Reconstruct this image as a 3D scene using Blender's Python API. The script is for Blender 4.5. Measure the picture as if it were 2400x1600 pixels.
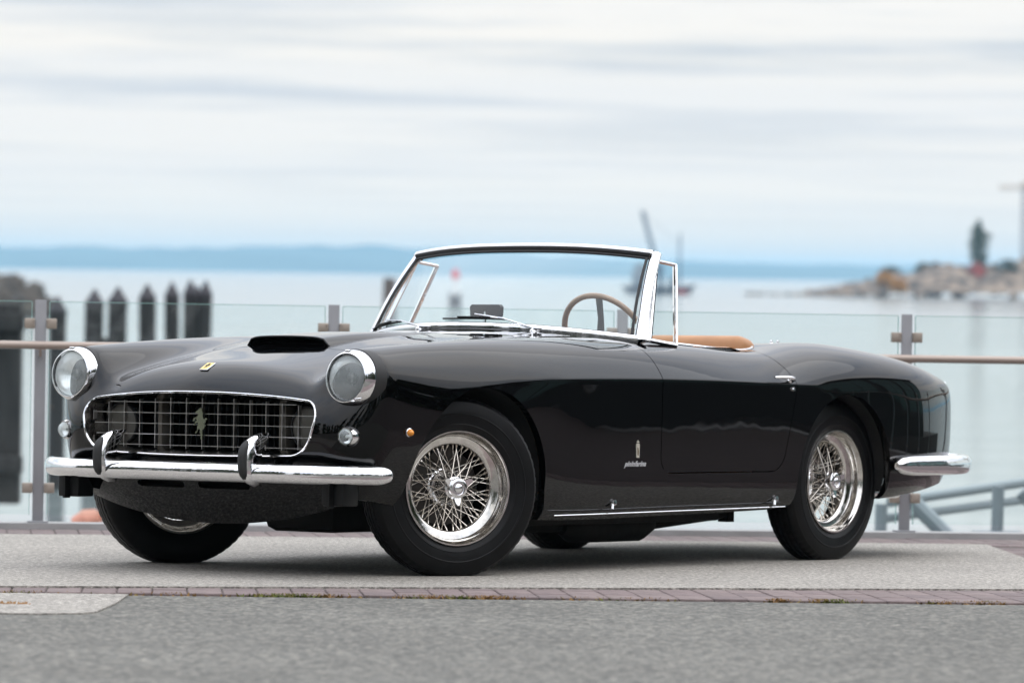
import bpy, bmesh, math, random
import numpy as np
from mathutils import Vector, Matrix, Euler, noise
random.seed(7)
R = math.radians
for o in list(bpy.data.objects):
    bpy.data.objects.remove(o)
sc = bpy.context.scene
COL = sc.collection
# ------------------------------------------------------------------ camera
F_PX = 10500.0                      # focal length in pixels of a 2400 px wide frame
EYE = 0.7658                        # eye height above the quay surface
cam_d = bpy.data.cameras.new("camera")
cam_d.sensor_width = 36.0
cam_d.lens = 36.0 * F_PX / 2400.0
cam_d.clip_start = 0.2
cam_d.clip_end = 60000
cam_d.dof.use_dof = True
cam_d.dof.focus_distance = 17.2
cam_d.dof.aperture_fstop = 4.0
cam = bpy.data.objects.new("camera", cam_d)
COL.objects.link(cam)
PITCH = -0.01533
ROLL = 0.0149
cam.matrix_world = (Matrix.Translation((0, 0, EYE)) @ Matrix.Rotation(math.pi / 2 + PITCH, 4, 'X')
                    @ Matrix.Rotation(ROLL, 4, 'Z'))
sc.camera = cam
# ------------------------------------------------------------------ sky
world = bpy.data.worlds.new("World")
sc.world = world
world.use_nodes = True
SUN_EL, SUN_ROT = R(52), R(75)
def build_world():
    nt = world.node_tree
    N, L = nt.nodes, nt.links
    for n in list(N): N.remove(n)
    out = N.new('ShaderNodeOutputWorld'); bg = N.new('ShaderNodeBackground')
    L.new(bg.outputs[0], out.inputs[0])
    bg.inputs['Strength'].default_value = 0.10
    sky = N.new('ShaderNodeTexSky'); sky.sky_type = 'NISHITA'; sky.sun_disc = False
    sky.sun_elevation = SUN_EL; sky.sun_rotation = SUN_ROT
    tc = N.new('ShaderNodeTexCoord')
    sep = N.new('ShaderNodeSeparateXYZ'); L.new(tc.outputs['Generated'], sep.inputs[0])
    def m(op, a, b=None, c=None):
        n = N.new('ShaderNodeMath'); n.operation = op
        for i, v in enumerate((a, b, c)):
            if v is None: continue
            if isinstance(v, (int, float)): n.inputs[i].default_value = v
            else: L.new(v, n.inputs[i])
        return n.outputs[0]
    z = m('ABSOLUTE', sep.outputs[2])
    # cloud deck seen in perspective: direction divided by its height
    den = m('ADD', z, 0.035)
    u = m('DIVIDE', sep.outputs[0], den); v = m('DIVIDE', sep.outputs[1], den)
    cmb = N.new('ShaderNodeCombineXYZ'); L.new(u, cmb.inputs[0]); L.new(v, cmb.inputs[1])
    def nz(scale, sx, sy, det, rough, off):
        mp = N.new('ShaderNodeMapping'); mp.inputs['Scale'].default_value = (sx, sy, 1); mp.inputs['Location'].default_value = off
        L.new(cmb.outputs[0], mp.inputs[0])
        t = N.new('ShaderNodeTexNoise'); t.inputs['Scale'].default_value = scale
        t.inputs['Detail'].default_value = det; t.inputs['Roughness'].default_value = rough
        L.new(mp.outputs[0], t.inputs['Vector']); return t.outputs['Fac']
    def ramp(fac, stops):
        r = N.new('ShaderNodeValToRGB'); e = r.color_ramp.elements
        while len(e) < len(stops): e.new(0.5)
        for k, (p, c) in enumerate(stops):
            e[k].position = p; e[k].color = (*c, 1)
        L.new(fac, r.inputs[0]); return r.outputs[0]
    def mix(f, a, b, mode='MIX'):
        n = N.new('ShaderNodeMix'); n.data_type = 'RGBA'; n.blend_type = mode
        if isinstance(f, (int, float)): n.inputs[0].default_value = f
        else: L.new(f, n.inputs[0])
        for i, s in ((6, a), (7, b)):
            if isinstance(s, tuple): n.inputs[i].default_value = (*s, 1)
            else: L.new(s, n.inputs[i])
        return n.outputs[2]
    streak = nz(1.0, .50, .85, 9, .60, (3.1, 1.7, 0))
    broad = nz(1.0, .16, .30, 3, .5, (9.4, 5.2, 0))
    # pale cloud colours (value x 0.1 strength)
    c1 = ramp(streak, [(.37, (.60, .645, .70)), (.455, (.76, .775, .79)), (.55, (.91, .89, .86))])
    c2 = ramp(broad, [(.36, (.87, .90, .95)), (.62, (1.0, .985, .965))])
    cl = mix(1.0, c1, c2, 'MULTIPLY')
    # a thin band of clear pale blue air just above the horizon
    gap = ramp(z, [(0.0, (.88, .84, .79)), (.008, (.97, .915, .85)), (.016, (1.0, .96, .91)), (.04, (1, .98, .96))])
    gapf = ramp(z, [(0.0, (1, 1, 1)), (.012, (.80,) * 3), (.022, (.62,) * 3), (.050, (0, 0, 0))])
    cl = mix(gapf, cl, gap)
    sc10 = N.new('ShaderNodeVectorMath'); sc10.operation = 'SCALE'; sc10.inputs['Scale'].default_value = 10.2
    L.new(cl, sc10.inputs[0])
    # an overcast sky grows brighter towards the zenith
    gain = m('MULTIPLY_ADD', z, 28.0, 9.9)
    L.new(gain, sc10.inputs['Scale'])
    tint = ramp(z, [(.05, (1, 1, 1)), (.5, (.905, .94, 1.03))]); cl = mix(1.0, cl, tint, 'MULTIPLY'); L.new(cl, sc10.inputs[0])
    fin = mix(0.93, sky.outputs[0], sc10.outputs[0])
    L.new(fin, bg.inputs['Color'])
build_world()
sun_d = bpy.data.lights.new("sun", 'SUN'); sun_d.energy = 0.6; sun_d.angle = R(60); sun_d.color = (1, .96, .9)
sun = bpy.data.objects.new("sun", sun_d); COL.objects.link(sun)
sun.rotation_euler = Euler((0, R(90) - SUN_EL, R(90) - SUN_ROT))
sc.view_settings.view_transform = 'Standard'
sc.view_settings.look = 'None'
sc.view_settings.exposure = 0.0
sc.view_settings.gamma = 1.0
sc.view_settings.use_curve_mapping = False
sc.cycles.max_bounces = 10
sc.cycles.transparent_max_bounces = 24
sc.cycles.glossy_bounces = 6
sc.cycles.caustics_reflective = False
sc.cycles.caustics_refractive = False
sc.cycles.sample_clamp_indirect = 6

HAZE = 1.0e-4
sc.cycles.volume_bounces = 1
# quay frame -> world: the quay falls gently away towards the water
TILT = -0.0230
QUAY = Matrix.Translation((0, 0, EYE)) @ Matrix.Rotation(TILT, 4, 'X') @ Matrix.Translation((0, 0, -EYE))
YAW = 0.928908
CARM = QUAY @ Matrix.Translation((-0.0044, 18.59957, 0)) @ Matrix.Rotation(math.pi + YAW, 4, 'Z')

# ------------------------------------------------------------------ materials
def mat(name, col, rough=.5, metal=0., **kw):
    m = bpy.data.materials.new(name); m.use_nodes = True
    b = m.node_tree.nodes['Principled BSDF']
    b.inputs['Base Color'].default_value = (*col, 1)
    b.inputs['Roughness'].default_value = rough
    b.inputs['Metallic'].default_value = metal
    for k, v in kw.items():
        b.inputs[k.replace('_', ' ')].default_value = v
    return m
def nodes(m):
    nt = m.node_tree
    return nt, nt.nodes, nt.links, nt.nodes['Principled BSDF']
def add_noise(m, scale, c1, c2, detail=4, bump=0., bscale=None, stops=(.35, .65), coords='Object', rough=None, stretch=(1, 1, 1)):
    nt, N, L, b = nodes(m)
    tc = N.new('ShaderNodeTexCoord'); mp = N.new('ShaderNodeMapping'); mp.inputs['Scale'].default_value = stretch
    L.new(tc.outputs[coords], mp.inputs[0])
    t = N.new('ShaderNodeTexNoise'); t.inputs['Scale'].default_value = scale; t.inputs['Detail'].default_value = detail
    L.new(mp.outputs[0], t.inputs['Vector'])
    r = N.new('ShaderNodeValToRGB')
    r.color_ramp.elements[0].position = stops[0]; r.color_ramp.elements[0].color = (*c1, 1)
    r.color_ramp.elements[1].position = stops[1]; r.color_ramp.elements[1].color = (*c2, 1)
    L.new(t.outputs['Fac'], r.inputs[0]); L.new(r.outputs[0], b.inputs['Base Color'])
    if bump:
        t2 = N.new('ShaderNodeTexNoise'); t2.inputs['Scale'].default_value = bscale or scale; t2.inputs['Detail'].default_value = 3
        L.new(mp.outputs[0], t2.inputs['Vector'])
        bp = N.new('ShaderNodeBump'); bp.inputs['Strength'].default_value = 1; bp.inputs['Distance'].default_value = bump
        L.new(t2.outputs['Fac'], bp.inputs['Height']); L.new(bp.outputs[0], b.inputs['Normal'])
    return r
def glass_mat(name, tint, refl=1.0, ior=1.5, rough=0.0, haze=0., hazecol=(.8, .85, .85)):
    """clear sheet glass: see-through with a Fresnel reflection"""
    m = bpy.data.materials.new(name); m.use_nodes = True
    N, L = m.node_tree.nodes, m.node_tree.links
    for n in list(N): N.remove(n)
    out = N.new('ShaderNodeOutputMaterial')
    tr = N.new('ShaderNodeBsdfTransparent'); tr.inputs[0].default_value = (*tint, 1)
    gl = N.new('ShaderNodeBsdfGlossy'); gl.inputs['Roughness'].default_value = rough
    fr = N.new('ShaderNodeFresnel'); fr.inputs[0].default_value = ior
    gm_ = N.new('ShaderNodeNewGeometry'); im = N.new('ShaderNodeMapRange'); im.inputs['To Min'].default_value = ior; im.inputs['To Max'].default_value = 1 / ior
    L.new(gm_.outputs['Backfacing'], im.inputs[0]); L.new(im.outputs[0], fr.inputs[0])
    mx = N.new('ShaderNodeMixShader')
    ml = N.new('ShaderNodeMath'); ml.operation = 'MULTIPLY'; ml.inputs[1].default_value = refl
    L.new(fr.outputs[0], ml.inputs[0]); L.new(ml.outputs[0], mx.inputs[0])
    last = tr.outputs[0]
    if haze:
        df = N.new('ShaderNodeBsdfDiffuse'); df.inputs[0].default_value = (*hazecol, 1)
        m2 = N.new('ShaderNodeMixShader'); m2.inputs[0].default_value = haze
        L.new(tr.outputs[0], m2.inputs[1]); L.new(df.outputs[0], m2.inputs[2]); last = m2.outputs[0]
    L.new(last, mx.inputs[1]); L.new(gl.outputs[0], mx.inputs[2]); L.new(mx.outputs[0], out.inputs[0])
    return m
M = {}
M['paint'] = mat('black_paint', (.0012, .0012, .0014), .035, 0, IOR=1.42)
def paint_detail():
    nt, N, L, b = nodes(M['paint'])
    tc = N.new('ShaderNodeTexCoord')
    t = N.new('ShaderNodeTexNoise'); t.inputs['Scale'].default_value = 3.2; t.inputs['Detail'].default_value = 2
    L.new(tc.outputs['Object'], t.inputs['Vector'])
    bp = N.new('ShaderNodeBump'); bp.inputs['Strength'].default_value = 1; bp.inputs['Distance'].default_value = .0011
    L.new(t.outputs['Fac'], bp.inputs['Height']); L.new(bp.outputs[0], b.inputs['Normal']);
    t2 = N.new('ShaderNodeTexNoise'); t2.inputs['Scale'].default_value = 9; t2.inputs['Detail'].default_value = 6
    L.new(tc.outputs['Object'], t2.inputs['Vector'])
    mr = N.new('ShaderNodeMapRange'); mr.inputs['To Min'].default_value = .004; mr.inputs['To Max'].default_value = .02
    L.new(t2.outputs['Fac'], mr.inputs[0]); L.new(mr.outputs[0], b.inputs['Roughness'])
paint_detail()
M['satin_black'] = mat('satin_black', (.003, .003, .003), .45, IOR=1.35)
M['under'] = mat('underbody_black', (.006, .006, .006), .8)
add_noise(M['under'], 9, (.0015, .0015, .0015), (.007, .006, .005), bump=.003, bscale=30)
M['chrome'] = mat('chrome', (.80, .80, .81), .045, 1)
def chrome_detail():
    nt, N, L, b = nodes(M['chrome'])
    tc = N.new('ShaderNodeTexCoord'); t = N.new('ShaderNodeTexNoise'); t.inputs['Scale'].default_value = 25
    L.new(tc.outputs['Object'], t.inputs['Vector'])
    mr = N.new('ShaderNodeMapRange'); mr.inputs['To Min'].default_value = .02; mr.inputs['To Max'].default_value = .10
    L.new(t.outputs['Fac'], mr.inputs[0]); L.new(mr.outputs[0], b.inputs['Roughness'])
    bp = N.new('ShaderNodeBump'); bp.inputs['Distance'].default_value = .0008; L.new(t.outputs['Fac'], bp.inputs['Height']); L.new(bp.outputs[0], b.inputs['Normal'])
chrome_detail()
M['alloy'] = mat('polished_aluminium', (.62, .60, .57), .10, 1)
add_noise(M['alloy'], 30, (.58, .56, .53), (.74, .72, .69), bump=.0004, bscale=30)
M['bar'] = mat('grille_bar_alloy', (.55, .54, .53), .30, 1)
M['steel'] = mat('spoke_steel', (.62, .58, .52), .22, 1)
M['rubber'] = mat('tyre_rubber', (.003, .003, .0033), .42, IOR=1.3)
add_noise(M['rubber'], 14, (.0018, .0018, .002), (.0042, .0042, .0045), bump=.0006, bscale=220)
M['rubber_pad'] = mat('rubber_pad', (.010, .010, .010), .6)
M['tan'] = mat('tan_leather', (.50, .235, .085), .42)
add_noise(M['tan'], 8, (.33, .15, .055), (.42, .20, .08), bump=.0006, bscale=160)
M['wood'] = mat('varnished_wood', (.26, .12, .055), .25, 0, Coat_Weight=.6)
add_noise(M['wood'], 14, (.28, .155, .09), (.40, .24, .145), stretch=(1, 1, 6))
M['dash'] = mat('black_dash', (.008, .009, .010), .35)
M['screen'] = glass_mat('windscreen_glass', (.90, .955, .955), 1.0)
M['side_glass'] = glass_mat('side_glass', (.94, .97, .97), .10)
M['lens'] = glass_mat('lamp_lens', (.98, 1., 1.), 1.0, haze=.24, hazecol=(.66, .72, .72))
M['reflector'] = mat('lamp_reflector', (.98, .99, .99), .30, 1)
add_noise(M['reflector'], 22, (.88, .92, .92), (.99, 1., 1.), bump=.004, bscale=26)
M['amber'] = mat('amber_lens', (.75, .27, .03), .2, 0)
M['red'] = mat('red_lens', (.35, .01, .01), .15, 0)
M['yellow'] = mat('enamel_yellow', (.78, .55, .16), .3, 0)
M['cream'] = mat('emblem_cream', (.62, .58, .50), .3, .4)
M['dark'] = mat('radiator_black', (.004, .004, .004), .7)
M['mirror'] = mat('mirror_glass', (.8, .8, .8), .02, 1)

# ------------------------------------------------------------------ mesh helpers
def spline(keys, dim=None):
    """keys: [(t, v...)] -> smooth function (Catmull-Rom with non-uniform tangents)"""
    keys = sorted(keys); T = np.array([k[0] for k in keys], float); V = np.array([k[1:] for k in keys], float)
    D = np.zeros_like(V)
    for i in range(len(T)):
        if 0 < i < len(T) - 1:
            h0, h1 = T[i] - T[i - 1], T[i + 1] - T[i]
            s0, s1 = (V[i] - V[i - 1]) / h0, (V[i + 1] - V[i]) / h1
            D[i] = (s0 * h1 + s1 * h0) / (h0 + h1)
        elif i == 0: D[i] = (V[1] - V[0]) / (T[1] - T[0])
        else: D[i] = (V[-1] - V[-2]) / (T[-1] - T[-2])
    def f(t):
        i = int(np.clip(np.searchsorted(T, t) - 1, 0, len(T) - 2))
        h = T[i + 1] - T[i]; u = (t - T[i]) / h
        if u < 0: return V[0] + D[0] * (t - T[0])
        if u > 1: return V[-1] + D[-1] * (t - T[-1])
        return ((2 * u**3 - 3 * u**2 + 1) * V[i] + (u**3 - 2 * u**2 + u) * h * D[i]
                + (-2 * u**3 + 3 * u**2) * V[i + 1] + (u**3 - u**2) * h * D[i + 1])
    return f
class MB:
    """mesh collector"""
    def __init__(s): s.v = []; s.f = []; s.m = []
    def add(s, vs, fs, mi=0):
        b = len(s.v); s.v += [tuple(map(float, p)) for p in vs]; s.f += [tuple(b + i for i in f) for f in fs]; s.m += [mi] * len(fs)
        return s
    def box(s, c, d, rot=None, mi=0, bev=0.):
        hx, hy, hz = d[0] / 2, d[1] / 2, d[2] / 2
        if bev <= 0:
            P = [Vector((x, y, z)) for x in (-hx, hx) for y in (-hy, hy) for z in (-hz, hz)]
            F = [(0, 1, 3, 2), (4, 6, 7, 5), (0, 4, 5, 1), (2, 3, 7, 6), (0, 2, 6, 4), (1, 5, 7, 3)]
        else:
            bm = bmesh.new(); bmesh.ops.create_cube(bm, size=1)
            bmesh.ops.scale(bm, vec=d, verts=bm.verts)
            bmesh.ops.bevel(bm, geom=list(bm.edges), offset=bev, segments=2, affect='EDGES', profile=.5)
            P = [v.co.copy() for v in bm.verts]; F = [tuple(v.index for v in f.verts) for f in bm.faces]
            bm.verts.index_update(); F = [tuple(v.index for v in f.verts) for f in bm.faces]; bm.free()
        mt = rot.to_matrix() if isinstance(rot, Euler) else rot
        if mt is not None: P = [mt @ p for p in P]
        return s.add([p + Vector(c) for p in P], F, mi)
    def tube(s, pts, r, n=8, cap=True, closed=False, mi=0, up=None):
        pts = [Vector(p) for p in pts]; k = len(pts)
        rs = r if isinstance(r, list) else [r] * k
        vs = []; prev = None
        for i, p in enumerate(pts):
            if closed: t = pts[(i + 1) % k] - pts[i - 1]
            else: t = pts[min(i + 1, k - 1)] - pts[max(i - 1, 0)]
            t.normalize()
            if prev is None:
                a = Vector((0, 0, 1)) if abs(t.z) < .9 else Vector((1, 0, 0))
                if up is not None: a = Vector(up)
                u = t.cross(a).normalized()
            else:
                u = (prev - t * prev.dot(t)).normalized()
            prev = u; w = t.cross(u)
            ra = rs[i] if isinstance(rs[i], (tuple, list)) else (rs[i], rs[i])
            for j in range(n):
                a = 2 * math.pi * j / n
                vs.append(p + u * math.cos(a) * ra[0] + w * math.sin(a) * ra[1])
        fs = []
        for i in range(k if closed else k - 1):
            for j in range(n):
                a, b = i * n + j, i * n + (j + 1) % n
                c, d = ((i + 1) % k) * n + (j + 1) % n, ((i + 1) % k) * n + j
                fs.append((a, b, c, d))
        if cap and not closed:
            fs.append(tuple(reversed(range(n)))); fs.append(tuple((k - 1) * n + j for j in range(n)))
        return s.add(vs, fs, mi)
    def lathe(s, prof, n=48, mtx=None, mi=0, closed=False):
        """profile [(r, h)] turned about local Z"""
        vs = []; k = len(prof)
        for r, h in prof:
            for j in range(n):
                a = 2 * math.pi * j / n
                p = Vector((r * math.cos(a), r * math.sin(a), h)); vs.append(mtx @ p if mtx else p)
        fs = []
        for i in range(k if closed else k - 1):
            for j in range(n):
                fs.append((i * n + j, i * n + (j + 1) % n, ((i + 1) % k) * n + (j + 1) % n, ((i + 1) % k) * n + j))
        return s.add(vs, fs, mi)
    def prism(s, poly, t, mtx=None, mi=0):
        """2-D outline in local XY extruded by t along local Z"""
        n = len(poly); P = [Vector((x, y, 0)) for x, y in poly] + [Vector((x, y, t)) for x, y in poly]
        if mtx: P = [mtx @ p for p in P]
        F = [tuple(reversed(range(n))), tuple(range(n, 2 * n))] + [(i, (i + 1) % n, n + (i + 1) % n, n + i) for i in range(n)]
        return s.add(P, F, mi)
    def grid(s, P, mi=0, wrap=False):
        a, b = len(P), len(P[0]); vs = [p for row in P for p in row]
        fs = [(i * b + j, i * b + (j + 1) % b, (i + 1) * b + (j + 1) % b, (i + 1) * b + j) for i in range(a - 1) for j in range(b if wrap else b - 1)]
        return s.add(vs, fs, mi)
    def build(s, name, mats, parent=None, smooth=True, angle=35, mtx=None):
        me = bpy.data.meshes.new(name)
        me.from_pydata(s.v, [], s.f)
        bm = bmesh.new(); bm.from_mesh(me)
        bmesh.ops.remove_doubles(bm, verts=bm.verts, dist=1e-6)
        bmesh.ops.recalc_face_normals(bm, faces=bm.faces); bm.to_mesh(me); bm.free()
        if not isinstance(mats, (list, tuple)): mats = [mats]
        for m in mats: me.materials.append(m)
        if len(mats) > 1 and len(s.m) == len(me.polygons): me.polygons.foreach_set('material_index', s.m)
        if smooth:
            me.polygons.foreach_set('use_smooth', [True] * len(me.polygons))
            try: me.set_sharp_from_angle(angle=R(angle))
            except Exception: pass
        o = bpy.data.objects.new(name, me); COL.objects.link(o)
        if parent: o.parent = parent
        if mtx is not None: o.matrix_local = mtx
        return o
def empty(name, mtx=None, parent=None):
    o = bpy.data.objects.new(name, None); COL.objects.link(o); o.empty_display_size = .1
    if parent: o.parent = parent
    if mtx is not None: o.matrix_local = mtx
    return o
def tag(o, label=None, cat=None, group=None, kind=None):
    if label: o['label'] = label
    if cat: o['category'] = cat
    if group: o['group'] = group
    if kind: o['kind'] = kind
    return o
def frame(origin, zaxis, xhint=(0, 0, 1)):
    z = Vector(zaxis).normalized(); x = Vector(xhint); x = (x - z * x.dot(z)).normalized(); y = z.cross(x)
    m = Matrix((x, y, z)).transposed().to_4x4(); m.translation = Vector(origin); return m
#@@PARTS
# ------------------------------------------------------------------ the car
car = empty('convertible_car', CARM)
tag(car, 'glossy black vintage two-seat convertible with wire wheels parked on the quay', 'car')
# body control cage, car frame: x forward, y to the car's left, z up
XS = [-2.42, -2.25, -2.0, -1.75, -1.5, -1.3, -1.1, -.85, -.6, -.3, 0, .3, .6, .85, 1.1, 1.3, 1.5, 1.65, 1.78, 1.87]
ROW = {}
def row(name, *keys): ROW[name] = spline(keys)
row('R0', (-2.42,.64,.325),(-2.0,.765,.285),(-1.7,.79,.262),(-.8,.79,.225),(0,.79,.212),(.8,.79,.205),(1.4,.74,.235),(1.87,.69,.30))
row('R1', (-2.42,.66,.37),(-2.0,.805,.33),(-1.7,.835,.295),(-.8,.836,.255),(0,.838,.245),(.8,.836,.242),(1.4,.79,.27),(1.87,.735,.335))
row('R2', (-2.42,.68,.45),(-2.0,.825,.42),(-1.6,.855,.40),(-.8,.857,.37),(0,.859,.36),(.8,.858,.37),(1.5,.825,.40),(1.87,.77,.42))
row('R3', (-2.42,.685,.56),(-2.0,.828,.55),(-1.6,.86,.54),(-.8,.864,.52),(0,.864,.52),(.8,.864,.52),(1.5,.842,.54),(1.87,.79,.54))
row('R4', (-2.42,.685,.665),(-2.0,.825,.67),(-1.5,.860,.66),(-.8,.866,.67),(0,.866,.68),(.8,.866,.67),(1.25,.866,.66),(1.5,.848,.655),(1.87,.798,.66))
row('R5', (-2.42,.68,.725),(-2.,.818,.735),(-1.5,.862,.735),(-1.15,.868,.735),(-.8,.868,.748),(0,.868,.760),(.6,.868,.757),(1.0,.866,.748),(1.25,.853,.735),(1.55,.832,.725),(1.87,.80,.735))
row('R6', (-2.42,.665,.755),(-2.,.802,.79),(-1.5,.854,.798),(-1.15,.856,.795),(-.8,.842,.785),(0,.844,.80),(.6,.846,.80),(1.0,.845,.795),(1.25,.830,.788),(1.55,.812,.785),(1.87,.79,.785))
row('R7', (-2.42,.62,.776),(-2.,.755,.838),(-1.5,.80,.876),(-1.15,.80,.874),(-.8,.79,.835),(0,.80,.857),(.6,.805,.862),(1.25,.792,.850),(1.55,.776,.838),(1.87,.763,.826))
row('R8', (-2.42,.565,.784),(-2.,.68,.856),(-1.5,.70,.911),(-1.2,.70,.922),(-.95,.71,.886),(-.8,.725,.866),(-.5,.73,.884),(0,.73,.897),(.6,.735,.905),(1.25,.735,.893),(1.55,.735,.876),(1.87,.715,.855))
row('T1', (-2.42,.50,.787),(-2.,.59,.862),(-1.5,.61,.919),(-1.2,.61,.933),(-.95,.635,.900),(-.8,.655,.878),(-.5,.66,.896),(0,.665,.912),(.6,.655,.922),(1.25,.655,.903),(1.55,.66,.886),(1.87,.66,.860))
row('T2_old', (-2.42,.42,.786),(-2.,.50,.855),(-1.5,.51,.911),(-1.2,.52,.930),(-.95,.55,.905),(-.8,.57,.890),(0,.585,.930),(.6,.565,.916),(1.25,.565,.882),(1.55,.575,.860),(1.87,.595,.834))
row('T3_old', (-2.42,.33,.784),(-2.,.40,.843),(-1.5,.42,.900),(-1.15,.43,.924),(-.8,.46,.91),(0,.48,.948),(.35,.475,.932),(.6,.47,.912),(.9,.465,.888),(1.25,.46,.860),(1.55,.475,.828),(1.87,.52,.775))
row('T4_old', (-2.42,.23,.784),(-2.,.28,.843),(-1.5,.29,.900),(-1.15,.30,.926),(-.8,.32,.915),(0,.34,.966),(.35,.345,.945),(.6,.345,.922),(.9,.35,.902),(1.25,.345,.868),(1.55,.35,.826),(1.75,.355,.786),(1.87,.365,.752))
row('T5_old', (-2.42,.12,.784),(-2.,.14,.843),(-1.5,.15,.902),(-1.15,.15,.928),(-.8,.16,.92),(0,.18,.978),(.35,.18,.955),(.6,.18,.933),(.9,.18,.912),(1.25,.18,.877),(1.55,.18,.837),(1.75,.18,.808),(1.87,.18,.788))
row('T6_old', (-2.42,0,.784),(-2.,0,.843),(-1.5,0,.902),(-1.15,0,.93),(-.8,0,.92),(0,0,.982),(.35,0,.958),(.6,0,.937),(.9,0,.916),(1.25,0,.880),(1.55,0,.840),(1.75,0,.813),(1.87,0,.797))
row('T2', (-2.42,.42,.786),(-2.,.50,.855),(-1.5,.51,.911),(-1.2,.52,.930),(-.95,.55,.905),(-.8,.57,.890),(0,.585,.930),(.6,.565,.920),(1.1,.565,.898),(1.35,.565,.878),(1.6,.57,.858),(1.87,.590,.826))
row('T3', (-2.42,.33,.784),(-2.,.40,.843),(-1.5,.42,.900),(-1.15,.43,.924),(-.8,.46,.91),(0,.48,.948),(.35,.475,.935),(.6,.47,.922),(.9,.465,.905),(1.1,.465,.888),(1.25,.465,.870),(1.5,.485,.818),(1.72,.505,.765),(1.87,.515,.715))
row('T4', (-2.42,.23,.784),(-2.,.28,.843),(-1.5,.29,.900),(-1.15,.30,.926),(-.8,.32,.915),(0,.34,.966),(.35,.345,.946),(.6,.345,.932),(.9,.35,.918),(1.1,.35,.904),(1.25,.35,.889),(1.45,.36,.855),(1.6,.37,.826),(1.75,.375,.795),(1.87,.385,.762))
row('T5', (-2.42,.12,.784),(-2.,.14,.843),(-1.5,.15,.902),(-1.15,.15,.928),(-.8,.16,.92),(0,.18,.980),(.35,.18,.951),(.6,.18,.939),(.9,.18,.924),(1.1,.18,.912),(1.25,.18,.898),(1.45,.18,.872),(1.6,.18,.841),(1.75,.18,.816),(1.87,.18,.797))
row('T6', (-2.42,0,.784),(-2.,0,.843),(-1.5,0,.902),(-1.15,0,.93),(-.8,0,.92),(0,0,.985),(.35,0,.953),(.6,0,.941),(.9,0,.926),(1.1,0,.914),(1.25,0,.901),(1.45,0,.877),(1.6,0,.846),(1.75,0,.822),(1.87,0,.806))
RN = ['R0','R1','R2','R3','R4','R5','R6','R7','R8','T1','T2','T3','T4','T5','T6']
def make_body_cage():
    V = []; idx = {}; F = []
    def vert(key, p):
        if key not in idx: idx[key] = len(V); V.append(p)
        return idx[key]
    nx = len(XS)
    for i, x in enumerate(XS):
        for rn in RN:
            y, z = ROW[rn](x)
            if rn == 'T6': y = 0
            xx = x
            if i >= nx - 2 and rn[0] == 'T': xx = x + (.02 if i == nx - 1 else .005) * (1 if rn in ('T4','T5','T6','T3') else .3)
            vert(('s', i, rn, 1), (xx, y, z))
            if rn != 'T6': vert(('s', i, rn, -1), (xx, -y, z))
            else: idx[('s', i, rn, -1)] = idx[('s', i, rn, 1)]
    for sgn in (1, -1):
        for i in range(nx - 1):
            for a in range(len(RN) - 1):
                q = (idx[('s', i, RN[a], sgn)], idx[('s', i + 1, RN[a], sgn)], idx[('s', i + 1, RN[a + 1], sgn)], idx[('s', i, RN[a + 1], sgn)])
                F.append(q[::-1] if sgn == 1 else q)
    # end caps: columns T6..T1 (+R8 edge), rows R8..R0
    cols = ['T6','T5','T4','T3','T2','T1','R8']; rows = ['R8','R7','R6','R5','R4','R3','R2','R1','R0']
    cx = [1.895, 1.955, 1.998, 2.022, 2.035, 2.025, 1.985, 1.92, 1.86]; czv = [.797,.776,.738,.690,.605,.47,.365,.26,.185]
    sx = [1.87, 1.89, 1.90, 1.915, 1.955, 1.985, 1.950, 1.90, 1.85]; szv = [.855,.815,.765,.71,.640,.54,.42,.33,.29]
    rx = [-2.44,-2.47,-2.49,-2.505,-2.525,-2.52,-2.49,-2.45,-2.41]; rcz = [.784,.765,.735,.69,.60,.50,.41,.35,.32]; rsz = [.784,.765,.74,.71,.655,.555,.45,.38,.345]
    for end, iend in (('f', nx - 1), ('r', 0)):
        for sgn in (1, -1):
            for c, cn in enumerate(cols):
                for r_, rn in enumerate(rows):
                    key = (end, c, r_, sgn)
                    if r_ == 0: idx[key] = idx[('s', iend, cn, sgn)]; continue
                    if cn == 'R8': idx[key] = idx[('s', iend, rn, sgn)]; continue
                    if c == 0 and sgn == -1: idx[key] = idx[(end, c, r_, 1)]; continue
                    y0 = ROW[cn](XS[iend])[0] if cn != 'T6' else 0
                    t = y0 / .66
                    w = t ** 2.2 if end == 'f' else t ** 2
                    if end == 'f':
                        tb = ROW[cn](XS[iend])[1]; wx = w
                        if cn in ('T2', 'T3', 'T4', 'T5'):
                            lo = czv[4] * (1 - w) + szv[4] * w
                            if r_ < 4: zz = tb + (lo - tb) * (r_ / 4.)
                            wx = w if cn != 'T2' else .75
                        x = cx[r_] * (1 - wx) + sx[r_] * wx; z = czv[r_] * (1 - w) + szv[r_] * w
                        if cn in ('T2', 'T3', 'T4', 'T5') and r_ < 4: z = zz
                        y = y0
                        if cn == 'T1': y = .66; z = szv[r_]
                    else:
                        x = rx[r_] + .05 * w; z = rcz[r_] * (1 - w) + rsz[r_] * w
                        y = y0 * (1 + .12 * math.sin(math.pi * r_ / 9))
                    vert(key, (x, sgn * y, z))
            for c in range(len(cols) - 1):
                for r_ in range(len(rows) - 1):
                    q = (idx[(end, c, r_, sgn)], idx[(end, c, r_ + 1, sgn)], idx[(end, c + 1, r_ + 1, sgn)], idx[(end, c + 1, r_, sgn)])
                    if len(set(q)) < 3: continue
                    F.append(q if (sgn == 1) == (end == 'f') else q[::-1])
    me = bpy.data.meshes.new('cage'); me.from_pydata(V, [], F)
    # crease along the waist line
    cr = me.attributes.new('crease_edge', 'FLOAT', 'EDGE')
    ek = {}
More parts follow.
